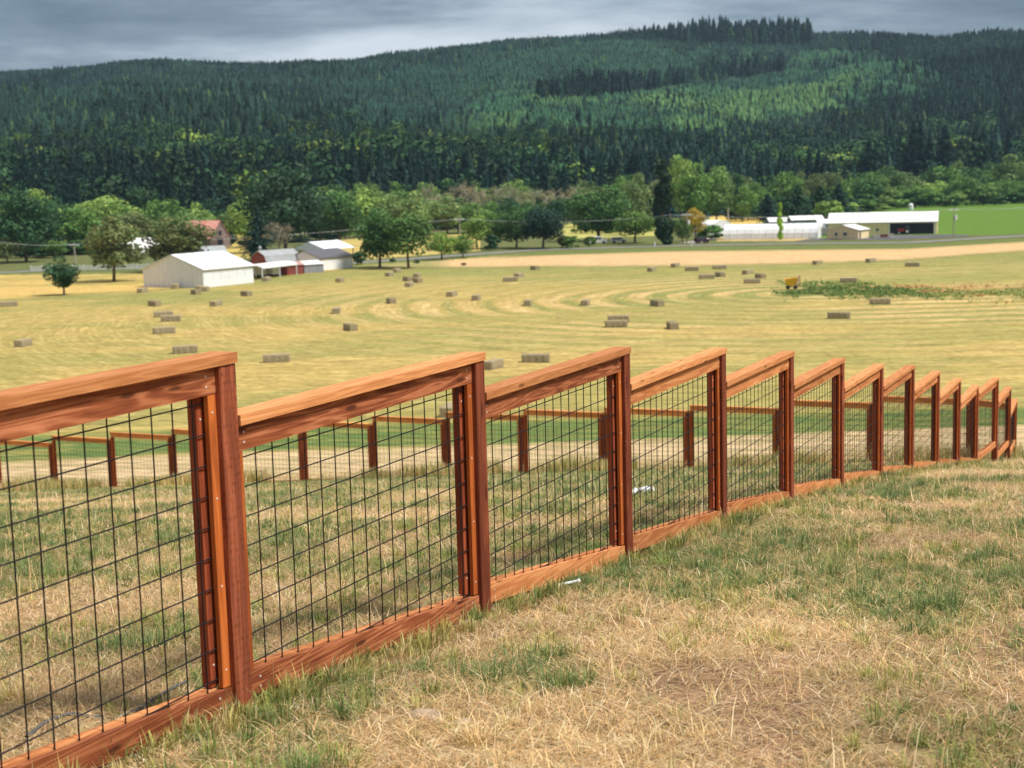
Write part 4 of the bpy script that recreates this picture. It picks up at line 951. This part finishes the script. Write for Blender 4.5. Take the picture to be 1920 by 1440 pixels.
# low red building and grey shed
def lowbuilding(nm,label,pa,pb,depth,ev,ap,wall,roof,parts=None,dy=0):
    a=at(*pa); b=at(*pb); d=(b-a); L=d.length; mid=(a+b)/2; n=Vector((-d.y,d.x,0)).normalized(); c=mid+n*depth/2
    return building(nm,label,c.x,c.y+dy,math.atan2(d.y,d.x),depth,L,gab(depth,ev,ap),wall,roof,over=.2,parts=parts)
lowbuilding('red_shed','long low dark red shed with reddish roof between the white shelter and the grey shed',(516,516.5),(569,513.5),4.2,1.75,2.3,M_RED,flat('faded red roof',(.40,.22,.20),.7,.2,1))
lowbuilding('grey_shed','small grey shed with pale roof in front of the white barn',(571,512.5),(607,510),4.4,1.6,2.2,M_GRYW,flat('pale shed roof',(.60,.62,.63),.6))
# open shed with pale roof
x,y,p=place((610,0),GD,9.5,11,dist=338)
e=empty('open_shed',(x,y,0),p-PI/2,'open sided shed with pale blue white roof behind the dark roofed barn','shed')
r=MB(); w_,l_=9.5,11; 
r.poly([(-w_/2,-l_/2,2.5),(0,-l_/2,4.2),(w_/2,-l_/2,2.5),(-w_/2,l_/2,2.5),(0,l_/2,4.2),(w_/2,l_/2,2.5),(-w_/2,-l_/2,2.35),(w_/2,-l_/2,2.35),(-w_/2,l_/2,2.35),(w_/2,l_/2,2.35)],
 [(0,1,4,3),(1,2,5,4),(6,7,2,1,0),(9,8,3,4,5),(7,9,5,2),(8,6,0,3),(6,8,9,7)]); r.obj('roof',M_WHITE2,e)
for sx in (-4.5,4.5):
    for sy in (-5.2,0,5.2): b=MB(); b.box(sx-.1,sx+.1,sy-.1,sy+.1,0,2.35); b.obj('post',M_OLD,e)
# canopy + two white tanks/trailers
a=at(464,526); b2=at(532,517); d=(b2-a); L=d.length; cc=(a+b2)/2+Vector((0,3.0,0))
e=empty('shelter',(cc.x,cc.y,0),math.atan2(d.y,d.x),'low white canopy shelter between the big white barn and the red shed','shelter')
r=MB(); pr=[(-2.6,2.15),(-1.6,2.55),(0,2.7),(1.6,2.55),(2.6,2.15)]; k=len(pr)
V=[(-L/2,y_,z_) for y_,z_ in pr]+[(L/2,y_,z_) for y_,z_ in pr]+[(-L/2,y_,z_-.25) for y_,z_ in pr]+[(L/2,y_,z_-.25) for y_,z_ in pr]
F=[(i,k+i,k+i+1,i+1) for i in range(k-1)]+[(2*k+i,2*k+i+1,3*k+i+1,3*k+i) for i in range(k-1)]+[(i,i+1,2*k+i+1,2*k+i) for i in range(k-1)]+[(k+i,3*k+i,3*k+i+1,k+i+1) for i in range(k-1)]+[(0,2*k,3*k,k),(k-1,2*k-1,4*k-1,3*k-1)]
r.poly(V,F); r.obj('roof',M_WR,e)
for sx in (-L/2+.2,0,L/2-.2):
    for sy in (-2.4,2.4): b=MB(); b.box(sx-.08,sx+.08,sy-.08,sy+.08,0,2.3); b.obj('post',M_GREYW,e)
def trailer(px_,py_,w,h,label,dy=0):
    c=at(px_,py_); e=empty('stock_trailer',(c.x,c.y+1.2+dy,0),-.5,label,'trailer')
    b=MB(); z0=.45; pts=[(-w/2,z0),(w/2,z0),(w/2,h*.8),(w/2-.25,h),(-w/2+.25,h),(-w/2,h*.8)]; n=len(pts)
    b.poly([(x_,-.95,z_) for x_,z_ in pts]+[(x_,.95,z_) for x_,z_ in pts],[tuple(range(n)),tuple(range(2*n-1,n-1,-1))]+[(i,n+i,n+(i+1)%n,(i+1)%n) for i in range(n)]); b.obj('body',M_WHITE,e)
    for sx in (-.45,.45):
        for sy in (-.9,.9): q=MB(); q.tube((sx,sy-.1,.3),(sx,sy+.1,.3),.3,n=12); q.obj('wheel',M_DARK,e)
    q=MB(); q.box(-.35,.35,-.99,-.94,.6,h*.72); q.obj('door',M_GREYW,e)
    return e
trailer(484,521,1.9,1.9,'short white trailer parked under the left side of the white shelter')
trailer(505,519.5,2.6,2.1,'longer white trailer parked beside the red shed',.3)
# old barn with rusty roof
th=math.radians(-24); L=10.5; W_=10; d=Vector((math.cos(th),math.sin(th),0)); n=Vector((-d.y,d.x,0))
gc=Vector((at_y(395,432),432,0)); c=gc-d*L/2+n*W_/2
building('old_barn','tall weathered barn with rusty red metal roof behind the big white barn',c.x,c.y,th,W_,L,gab(W_,3.0,7.9),M_OLD,M_RUST,over=.4,
   parts=[opening('door','h',-1.3,1.3,.05,2.8,M_DARK,W_,L,M_OLD),opening('hay_door','h',-.7,.7,3.6,5.0,M_DARK,W_,L)])
def hoop(n_,w,h): return [(-w/2*math.cos(PI*i/n_),max(.02,h*math.sin(PI*i/n_))) if 0<i<n_ else ((-w/2 if i==0 else w/2),.3) for i in range(n_+1)]
x=at_y(262,400); building('hoop_shed','small white hoop shed half hidden by olive trees left of the rusty roofed barn',x,400,math.radians(40),7,9,hoop(8,7,4.4),M_WHITE,M_WR,over=.05)
x=at_y(378,300); building('gabled_shed','small shed with grey gable roof peeking over the big white barn',x,300,math.radians(70),4.2,5,gab(4.2,2.6,4.0),M_WHITE,M_GREYR)
x=at_y(396,322); building('gabled_shed','second small grey roofed shed behind the right side of the big white barn',x,322,math.radians(35),5,6,gab(5,2.6,4.4),M_OLD,M_GREYR)
# right farm
th=math.radians(-17); L=28.5; W_=13; d=Vector((math.cos(th),math.sin(th),0)); n=Vector((-d.y,d.x,0)); R=at(1757,438.5); c=R-d*L/2+n*W_/2
def bay(e,ro):
    b=MB(); b.box(W_/2-.25,W_/2+.03,1.9,L/2-.9,.06,3.0) ; o=b.obj('equipment_bay',M_DARK,e)
    b=MB(); 
    for yy in (1.7,L/2-.75): b.box(W_/2-.1,W_/2+.12,yy,yy+.35,0,3.25)
    b.box(W_/2-.1,W_/2+.10,2.05,L/2-.75,3.0,3.25); b.obj('bay_frame',M_TRIM,e)
building('long_barn','long tan metal barn with white roof and dark open equipment bay',c.x,c.y,th,W_,L,gab(W_,3.35,5.8),M_TANW,M_WR,over=.35,
   parts=[bay,opening('window','r',-4.6,-3.9,1.0,1.7,M_GLASS,W_,L,M_TRIM),opening('window','r',-1.6,-.9,1.0,1.7,M_GLASS,W_,L,M_TRIM)])
x,y,p=place((1609,448.5),(.84,-.54),8.2,8)
building('tan_office','small tan gabled building with white roof in front of the long barn',x,y,p,8.2,8,gab(8.2,2.3,3.5),M_TANW,M_WR,
   parts=[opening('window','g',-2.0,-1.3,.9,1.7,M_GLASS,8.2,8,M_TRIM),opening('window','g',.2,1.2,.9,1.7,M_GLASS,8.2,8,M_TRIM),opening('door','r',-3.2,-2.2,.05,2.0,M_DARK,8.2,8,M_TRIM)])
# tractor in front of the bay
c=R-d*8.6-n*1.2
e=empty('tractor',(c.x,c.y,.06),th,'red tractor standing at the mouth of the dark equipment bay','tractor')
TR=flat('tractor red paint',(.30,.03,.025),.4); b=MB(); b.box(-1.5,.5,-.45,.45,.8,1.45); b.obj('hood',TR,e)
b=MB(); b.box(.5,1.6,-.55,.55,1.2,2.1); b.box(.45,1.65,-.6,.6,2.1,2.2); b.obj('cab',M_GLASS,e)
for (xx,rr) in ((-1.1,.45),(1.0,.8)):
    for sy in (-.75,.75):
        b=MB(); b.tube((xx,sy-.2,rr),(xx,sy+.2,rr),rr,n=14); o=b.obj('wheel',M_DARK,e); b=MB(); b.tube((xx,sy-.22,rr),(xx,sy+.22,rr),rr*.45,n=10); b.obj('rim',M_TRIM,o)
for i,(a_,b_,w_,h_,mt,l_) in enumerate([(1650,447,1.6,.8,M_TRIM,'pale crate left in the row before the tan barn wall'),(1663,446,1.9,.7,M_RED,'dark red bin in the row before the tan barn wall'),(1675,445.5,1.5,.9,M_TRIM,'pale crate right in the row before the tan barn wall')]):
    p_=at(a_,b_); b=MB(); b.box(-w_/2,w_/2,-.5,.5,.08,h_); b.box(-w_/2-.04,w_/2+.04,-.54,.54,h_-.1,h_); b.box(-w_/2+.1,-w_/2+.25,-.5,.5,0,.08); b.box(w_/2-.25,w_/2-.1,-.5,.5,0,.08)
    tag(b.obj('crate',mt,None,(p_.x,p_.y+3,.06),-.25),l_,'crate')
# long greenhouse with ribs
a=at(1357,449.5); b2=at(1533,447); dd=(b2-a); L=dd.length; ang=math.atan2(dd.y,dd.x); nn=Vector((-dd.y,dd.x,0)).normalized(); c=(a+b2)/2+nn*3.6
e=empty('greenhouse',(c.x,c.y,0),ang,'long white plastic hoop greenhouse beside the tan office','greenhouse')
GP=flat('greenhouse plastic',(.70,.72,.74),.5,.08,.5)
b=MB(); K=10; prof=[(-3.6*math.cos(PI*i/K),3.9*math.sin(PI*i/K)**.8) for i in range(K+1)]; S=26
V=[];F=[]
for s in range(S+1):
    for y_,z_ in prof: V.append((-L/2+L*s/S,y_,z_))
for s in range(S):
    for i in range(K): q=s*(K+1)+i; F.append((q,q+K+1,q+K+2,q+1))
F.append(tuple(range(K+1))); F.append(tuple(range(S*(K+1)+K,S*(K+1)-1,-1))); b.poly(V,F); b.obj('cover',GP,e)
for s in range(0,S+1,2):
    b=MB(); 
    for i in range(K):
        p0=(-L/2+L*s/S,prof[i][0]*1.012,prof[i][1]*1.012); p1=(-L/2+L*s/S,prof[i+1][0]*1.012,prof[i+1][1]*1.012); b.tube(p0,p1,.06,n=5)
    b.obj('rib',M_WHITE,e)
b=MB(); b.box(L*.09,L*.15,-3.62,-3.5,.05,1.5); b.obj('door',M_WR,e)
b=MB(); b.box(-L/2,L/2,-3.66,-3.6,0,.35); b.obj('skirt_board',M_WHITE,e)
x=at_y(1338,440); building('hoop_shed','white rounded hoop shed behind the bright green bush',x,440,math.radians(118),9,9,hoop(8,9,4.0),M_WHITE,M_WR,over=.05)
def backshed(px0,px1,ytop,dist,dep,ev,label,wall=M_GRYW,roof=M_WR,phi=0):
    x0=at_y(px0,dist); x1=at_y(px1,dist); s=FPX/dist; z=(350-.027*((px0+px1)/2-960)-ytop)/s+CAMZ
    building('farm_shed',label,(x0+x1)/2,dist+dep/2,phi,dep,x1-x0,gab(dep,ev,z),wall,roof,over=.2)
backshed(1443,1484,408,455,8,2.6,'white roofed shed left behind the greenhouse')
backshed(1484,1545,404.5,440,7,3.4,'white roofed shed behind the right end of the greenhouse')
backshed(1534,1562,411,425,5,2.6,'small white roofed shed touching the left end of the long barn')
backshed(1521,1548,418,408,4,1.9,'lowest white shed squeezed between greenhouse and office',M_WHITE)

# ------------------------------------------------------------------ poles, wires, small things
M_POLE=flat('weathered utility pole',(.33,.29,.24),.9,.15,2); M_CAN=flat('pale transformer',(.70,.72,.72),.5)
def pole(px_,base,top,label,dist=None,can=False,arm=True,r=.14,tilt=0):
    if dist is None: p=at(px_,base)
    else: p=Vector((at_y(px_,dist),dist,0))
    s=FPX/p.y; h=((350-.027*(px_-960))-top)/s+CAMZ
    e=empty('utility_pole',(p.x,p.y,0),0,label,'utility pole','utility poles along the road'); 
    b=MB(); b.tube((0,0,-.3),(tilt,0,h),r*1.2,r*.8,8); b.obj('pole',M_POLE,e)
    if arm: b=MB(); b.box(tilt-1.3,tilt+1.3,-.07,.07,h-.7,h-.5); b.obj('crossarm',M_CAN,e)
    if can: b=MB(); b.tube((tilt+.45,0,h-3.1),(tilt+.45,0,h-2.0),.34,n=10); b.obj('transformer',M_CAN,e)
    return Vector((p.x+tilt,p.y,h-.45))
P_=[pole(142,492,453,'utility pole with pale crossarm at the left end of the road',dist=352,tilt=-.15),
    pole(863,0,406,'utility pole seen between the roadside tree pairs',dist=372,can=False),
    pole(1257,458,399,'plain utility pole right of the cypress',arm=False),
    pole(1288,456,397,'utility pole with pale transformer beside the orange tree',can=True),
    pole(1788,446,388,'utility pole with crossarm and transformer right of the long barn',can=True)]
pole(1610,0,386,'thin pole standing at the roof of the tan office',dist=388,arm=False,r=.08)
b=MB(); c=[Vector((at_y(-80,345),345,8.2)),P_[0],P_[1],P_[2],P_[4],Vector((at_y(2050,400),400,8.6))]
for o_ in (-.9,.9):
    for i in range(len(c)-1):
        a_,b_=c[i]+Vector((o_,0,0)),c[i+1]+Vector((o_,0,0)); prev=a_
        for k in range(1,13):
            t=k/12; q=a_.lerp(b_,t)-Vector((0,0,4*1.2*t*(1-t))); b.tube(prev,q,.022,n=4,cap=False); prev=q
tag(b.obj('power_line',flat('aluminium cable',(.35,.37,.38),.5)),'pair of power cables strung between the roadside utility poles','cable')
# bare pale trunk above the yellow strip
p=Vector((at_y(1365,540),540,0)); z0=hz(p.x,p.y)
e=empty('dead_tree',(p.x,p.y,z0),0,'tall bare pale trunk standing above the yellow field strip','tree')
b=MB(); b.tube((0,0,-.3),(.1,0,9),.28,.2,8); b.tube((.1,0,9),(-.1,0,15),.2,.08,8); b.obj('trunk',M_BARKP,e)
for k in range(7):
    a_=k*2.4; zz=8+k; b=MB(); b.tube((0,0,zz),(math.cos(a_)*1.4,math.sin(a_)*1.4,zz+.9),.06,.02,5); b.obj('branch',M_BARKP,e)
# white board fence by the left road
a=at(58,509); b2=at(338,503.5); d=b2-a; L=d.length
e=empty('white_fence',(a.x,a.y,0),math.atan2(d.y,d.x),'low white board fence along the road at left','fence'); nP=int(L/2.4)
for k in range(nP+1):
    b=MB(); x_=L*k/nP; b.box(x_-.09,x_+.09,-.09,.09,0,1.25); b.obj('post',M_WHITE,e)
for z_ in (.25,.62,1.0):
    b=MB(); b.box(0,L,-.12,-.092,z_-.10,z_+.10); b.obj('rail',M_WHITE,e)
# vehicles parked under the trees
def van(px_,py_,label,paint,l=4.6,h=1.9,rz=0.0,nm='parked_van',cat='van'):
    c=at(px_,py_); e=empty(nm,(c.x,c.y,0.03),rz,label,cat)
    b=MB(); pr=[(-l/2,.35),(-l/2,h*.85),(-l/2+.3,h),(l*.18,h),(l*.33,h*.58),(l/2,h*.5),(l/2,.35)] ; n=len(pr)
    b.poly([(x_,-.85,z_) for x_,z_ in pr]+[(x_,.85,z_) for x_,z_ in pr],[tuple(range(n-1,-1,-1)),tuple(range(n,2*n))]+[(i,(i+1)%n,n+(i+1)%n,n+i) for i in range(n)]); b.obj('body',paint,e)
    b=MB(); b.box(-l*.42,l*.16,-.87,.87,h*.6,h*.88); b.obj('window',M_GLASS,e)
    for xx in (-l*.3,l*.3):
        for sy in (-.8,.8): b=MB(); b.tube((xx,sy-.1,.33),(xx,sy+.1,.33),.33,n=12); b.obj('wheel',M_DARK,e)
van(1122,457,'white van parked left under the big domed tree',M_WHITE); van(1160,455.5,'white pickup sized car parked right under the big domed tree',M_WHITE,4.2,1.5,0,'parked_car','car')
van(1316,456,'dark maroon car turning out of the farm lane',flat('maroon paint',(.05,.02,.035),.35),3.6,1.6,.3,'parked_car','car')
# far cottage sign post and markers
for i,(a_,b_) in enumerate([(1228,462),(1297,462)]):
    c=at(a_,b_); m_=MB(); m_.box(c.x-.12,c.x+.12,c.y-.12,c.y+.12,0,1.0); m_.box(c.x-.16,c.x+.16,c.y-.16,c.y+.16,1.0,1.12)
    tag(m_.obj('marker_post',M_CAN),('left' if i==0 else 'right')+' white marker post of the two at the road edge right of the cypress','post','marker posts')
c=at(1708,386); c=Vector((at_y(1708,690),690,0)); e=empty('water_tank',(c.x,c.y,0),0,'small white tank at the top edge of the green field','tank')
b=MB(); b.tube((0,0,0),(0,0,2.2),1.1,n=14); b.obj('drum',M_WHITE,e); b=MB(); b.tube((0,0,2.2),(0,0,2.9),1.15,.2,14); b.obj('lid',M_CAN,e)
# yellow hopper wagon
c=at(1486,543); YEL=flat('yellow paint',(.78,.44,.03),.5,.1,2)
e=empty('hopper_wagon',(c.x,c.y+.8,0),math.radians(-12),'yellow hopper wagon with upright end frame in the weedy island','farm wagon'); e.scale=(.82,.82,.82)
b=MB(); b.poly([(-.75,-.6,.55),(.75,-.6,.75),(.75,.6,.75),(-.75,.6,.55),(-1.15,-.9,1.75),(1.05,-.9,2.05),(1.05,.9,2.05),(-1.15,.9,1.75)],[(3,2,1,0),(0,1,5,4),(1,2,6,5),(2,3,7,6),(3,0,4,7)])
b.poly([(-1.08,-.83,1.6),(.98,-.83,1.9),(.98,.83,1.9),(-1.08,.83,1.6)],[(0,1,2,3)]); b.obj('bin',YEL,e)
b=MB(); b.poly([(.8,-.75,.5),(1.0,-.75,.5),(1.35,-.75,2.15),(1.12,-.75,2.15),(.8,.75,.5),(1.0,.75,.5),(1.35,.75,2.15),(1.12,.75,2.15)],[(0,1,2,3),(7,6,5,4),(0,4,5,1),(1,5,6,2),(2,6,7,3),(3,7,4,0)]); b.obj('end_panel',flat('faded pink board',(.62,.40,.33),.7),e)
b=MB(); b.box(1.36,1.46,-.8,-.65,.4,2.4); b.box(1.36,1.46,.65,.8,.4,2.4); b.box(1.36,1.46,-.65,.65,2.2,2.35); b.obj('end_frame',M_RED,e)
for xx in (-.6,.7):
    for sy in (-.75,.75): b=MB(); b.tube((xx,sy-.09,.33),(xx,sy+.09,.33),.33,n=12); b.obj('wheel',M_DARK,e)
b=MB(); b.box(-1.0,1.1,-.5,-.4,.4,.52); b.box(-1.0,1.1,.4,.5,.4,.52); b.obj('chassis',M_DARK,e)
# weeds of the island
g=np.random.default_rng(9); n=4200; px_=1462+500*g.random(n)**1.4+g.normal(size=n)*9; py_=548+g.normal(size=n)*7+ (px_-1440)*.006
pts=[at(a_,b_) for a_,b_ in zip(px_,py_)]; x=np.array([q.x for q in pts]); y=np.array([q.y for q in pts])
k=(fbm(x/5,y/5,171,2)>.40+.1*(x>60)); x,y=x[k],y[k]; n=len(x); tuft=fbm(x/3,y/3,173,2); lush=(x<52)
cen=np.stack([x,y,.10+.55*tuft*np.where(lush,1.0,.25)],1); V,F,cc=leaf_cloud(cen,np.full(n,.28),n*7,.075,55)
V[:,2]=np.maximum(V[:,2],.02); pal=np.where((V[:,0]<54)[:,None],np.array((.15,.23,.07)),np.where((fbm(V[:,0]/8,V[:,1]/4,175,2)>.5)[:,None],np.array((.50,.32,.14)),np.array((.30,.34,.11))))
ob=link('weeds',np_mesh('weeds',V,F,M_FOREST,cc*pal)); tag(ob,'patch of uncut green and reddish weeds around the yellow hopper','weeds',kind='stuff')
# litter and stones in the near grass
def groundhit(px_,py_,y0=3.,y1=60.):
    r=ray(px_,py_); y=y0
    while y<y1:
        if CAMZ+r.z/r.y*y<=hz(r.x/r.y*y,y): break
        y+=.02
    return Vector((r.x/r.y*y,y,hz(r.x/r.y*y,y)))
p=groundhit(1206,930)
b=MB(); g_=random.Random(3); nx=8; ny=5
vv=[(-.14+.28*i/nx+g_.uniform(-.01,.01),-.08+.16*j/ny+g_.uniform(-.01,.01),.03+.05*math.sin(i*1.3)*math.cos(j*1.7)+g_.uniform(0,.03)) for i in range(nx+1) for j in range(ny+1)]
vb=[(x_,y_,z_-.012) for x_,y_,z_ in vv]; N0=len(vv)
fs=[(i*(ny+1)+j,(i+1)*(ny+1)+j,(i+1)*(ny+1)+j+1,i*(ny+1)+j+1) for i in range(nx) for j in range(ny)]
b.poly(vv+vb,fs+[tuple(N0+q for q in f[::-1]) for f in fs])
o=b.obj('crumpled_bag',flat('white crumpled plastic',(.80,.82,.86),.4,.05),None,(p.x,p.y,p.z+.02),.4); o.scale=(.72,.72,.72); tag(o,'crumpled white plastic bag lying in the grass behind the fourth panel','litter')
p=groundhit(1065,1108); b=MB(); b.tube((-.06,0,.0),(.06,.01,.012),.008,n=8); b.tube((.05,.009,.011),(.065,.0105,.0125),.011,n=8)
tag(b.obj('plastic_pipe',M_WHITE,None,(p.x,p.y,p.z+.03),.2),'short white plastic pipe in the grass under the third panel','pipe')
M_ROCK=flat('clod of pale soil',(.36,.27,.19),.95,.35,18)
def clod(px_,py_,s,label,seed):
    p=groundhit(px_,py_); g=np.random.default_rng(seed); import bmesh
    bm=bmesh.new(); bmesh.ops.create_icosphere(bm,subdivisions=3,radius=1)
    for v in bm.verts:
        c_=v.co; q=.75+.45*float(fbm(np.array([c_.x*1.7+seed]),np.array([c_.y*1.7+c_.z*1.3]),seed,3)[0]); v.co=Vector((c_.x*q*s,c_.y*q*s*.8,c_.z*q*s*.5))
    me=bpy.data.meshes.new('soil_clod'); bm.to_mesh(me); bm.free(); me.materials.append(M_ROCK)
    tag(link('soil_clod',me,None,(p.x,p.y,p.z+s*.15),seed),label,'clod','clods of soil in the near grass')
for i,(a_,b_,s_,l_) in enumerate([(795,1352,.055,'largest pale clod of soil in the front grass left of the middle'),(870,1362,.035,'small clod right of the largest one in the front grass'),(1585,1140,.03,'small brown clod in the grass at the right'),
   (540,1335,.045,'pale crumb of concrete at the foot of the tallest front post'),(930,1160,.04,'grey crumb at the foot of the second post'),(880,1175,.05,'dark earthy clod left of the second post foot')]): clod(a_,b_,s_,l_,i+3)
# black hose behind the first panel
b=MB(); prev=None
for k in range(26):
    t=k/25; a_=50+300*t; q=groundhit(a_, 1395-95*t-14*math.sin(t*7)); q.z+=.02+.012*math.sin(t*9)
    if prev is not None: b.tube(prev,q,.006,n=6,cap=False)
    prev=q
tag(b.obj('hose',flat('dark grey hose',(.09,.095,.10),.6)),'thin dark hose lying in the grass behind the first panel','hose')

# ------------------------------------------------------------------ sky, sun, air
SUN_EL=math.radians(56); SUN_AZ=math.radians(112)      # azimuth clockwise from +y: high on the right
w=bpy.data.worlds.new('World'); scene.world=w; w.use_nodes=True; t=w.node_tree; t.nodes.clear()
class WN(NT):
    def __init__(s,t): s.t=t
q=WN(t); out=q.n('ShaderNodeOutputWorld'); bg=q.n('ShaderNodeBackground'); q.l(bg.outputs[0],out.inputs[0])
sky=q.n('ShaderNodeTexSky',sky_type='NISHITA',sun_disc=False,sun_elevation=SUN_EL,sun_rotation=SUN_AZ); 
gen=q.n('ShaderNodeTexCoord').outputs['Generated']; sp=q.n('ShaderNodeSeparateXYZ'); q.l(gen,sp.inputs[0])
v=q.vmath('MULTIPLY',gen,(4.6,4.6,22)); n1=q.noise(v,1.0,7,.55,.35); n2=q.noise(q.vmath('MULTIPLY',gen,(1.3,1.3,5)),1.7,3,.5,.3); n3=q.noise(q.vmath('MULTIPLY',gen,(9,9,60)),1.0,5,.6,.2)
cl=q.math('ADD',q.math('MULTIPLY',n1,.52),q.math('ADD',q.math('MULTIPLY',n2,.26),q.math('MULTIPLY',n3,.24)))
# low sky: a brighter break over the middle of the ridge, dark decks to both sides and above
br=q.math('SUBTRACT',1.0,q.math('MULTIPLY',q.math('ABSOLUTE',q.math('ADD',sp.outputs[0],.06)),2.6),True)
hi=q.ramp(sp.outputs[2],[(.07,1),(.115,.25),(.16,.0)])
cl=q.math('ADD',cl,q.math('MULTIPLY',q.math('MULTIPLY',br,hi),.40))
cl=q.math('SUBTRACT',cl,q.math('MULTIPLY',q.math('MINIMUM',q.math('MAXIMUM',q.math('SUBTRACT',q.math('ABSOLUTE',q.math('ADD',sp.outputs[0],.02)),.10),0.0),.22),.52))
cc=q.ramp(cl,[(.42,(.070,.100,.140)),(.54,(.16,.205,.265)),(.63,(.33,.385,.45)),(.75,(.56,.61,.67))])
zen=q.ramp(sp.outputs[2],[(.12,0),(.45,1)]); cc=q.mix(zen,cc,q.mix(1.0,cc,(5.6,4.15,3.25),'MULTIPLY'))
skyc=q.mix(.88,q.mix(1.0,sky.outputs[0],(.10,.10,.10),'MULTIPLY'),cc)
q.l(skyc,bg.inputs[0]); bg.inputs[1].default_value=1.0
SKYMIX=(skyc,bg)
sd=bpy.data.lights.new('sun','SUN'); sd.energy=4.3; sd.angle=math.radians(10); sd.color=(1,.95,.87)
so=bpy.data.objects.new('sun',sd); COL.objects.link(so)
sv=Vector((math.sin(SUN_AZ)*math.cos(SUN_EL),math.cos(SUN_AZ)*math.cos(SUN_EL),math.sin(SUN_EL)))
so.rotation_euler=(-sv).to_track_quat('-Z','Y').to_euler(); so.location=(0,0,60)
HAZE=1
if HAZE:
    b=MB(); b.box(-2600,2600,-500,2700,-140,420); hb=b.obj('haze',None) if False else None
    me=bpy.data.meshes.new('haze'); me.from_pydata(b.v,[],b.f)
    hm=bpy.data.materials.new('haze air'); hm.use_nodes=True; ht=hm.node_tree; ht.nodes.clear(); ho=ht.nodes.new('ShaderNodeOutputMaterial')
    pv=ht.nodes.new('ShaderNodeVolumePrincipled'); pv.inputs['Color'].default_value=(.50,.78,1.0,1); pv.inputs['Density'].default_value=.000055
    ht.links.new(pv.outputs[0],ho.inputs['Volume']); me.materials.append(hm)
    o=link('haze',me); tag(o,'thin blue haze in the valley air','haze',kind='stuff')

# ------------------------------------------------------------------ camera and output
cd=bpy.data.cameras.new('camera'); cam=bpy.data.objects.new('camera',cd); COL.objects.link(cam); scene.camera=cam
M=Matrix((CR,CU,-CF)).transposed().to_4x4(); M.translation=Vector((0,0,CAMZ)); cam.matrix_world=M
cd.sensor_width=36; cd.lens=36*FPX/1920; cd.clip_start=.05; cd.clip_end=30000
cd.dof.use_dof=True; cd.dof.focus_distance=7.0; cd.dof.aperture_fstop=5.2
scene.view_settings.view_transform='Standard'; scene.view_settings.look='None'; scene.view_settings.gamma=1; scene.view_settings.exposure=.38
scene.cycles.max_bounces=6; scene.cycles.diffuse_bounces=3; scene.cycles.volume_bounces=0; scene.cycles.use_denoising=True
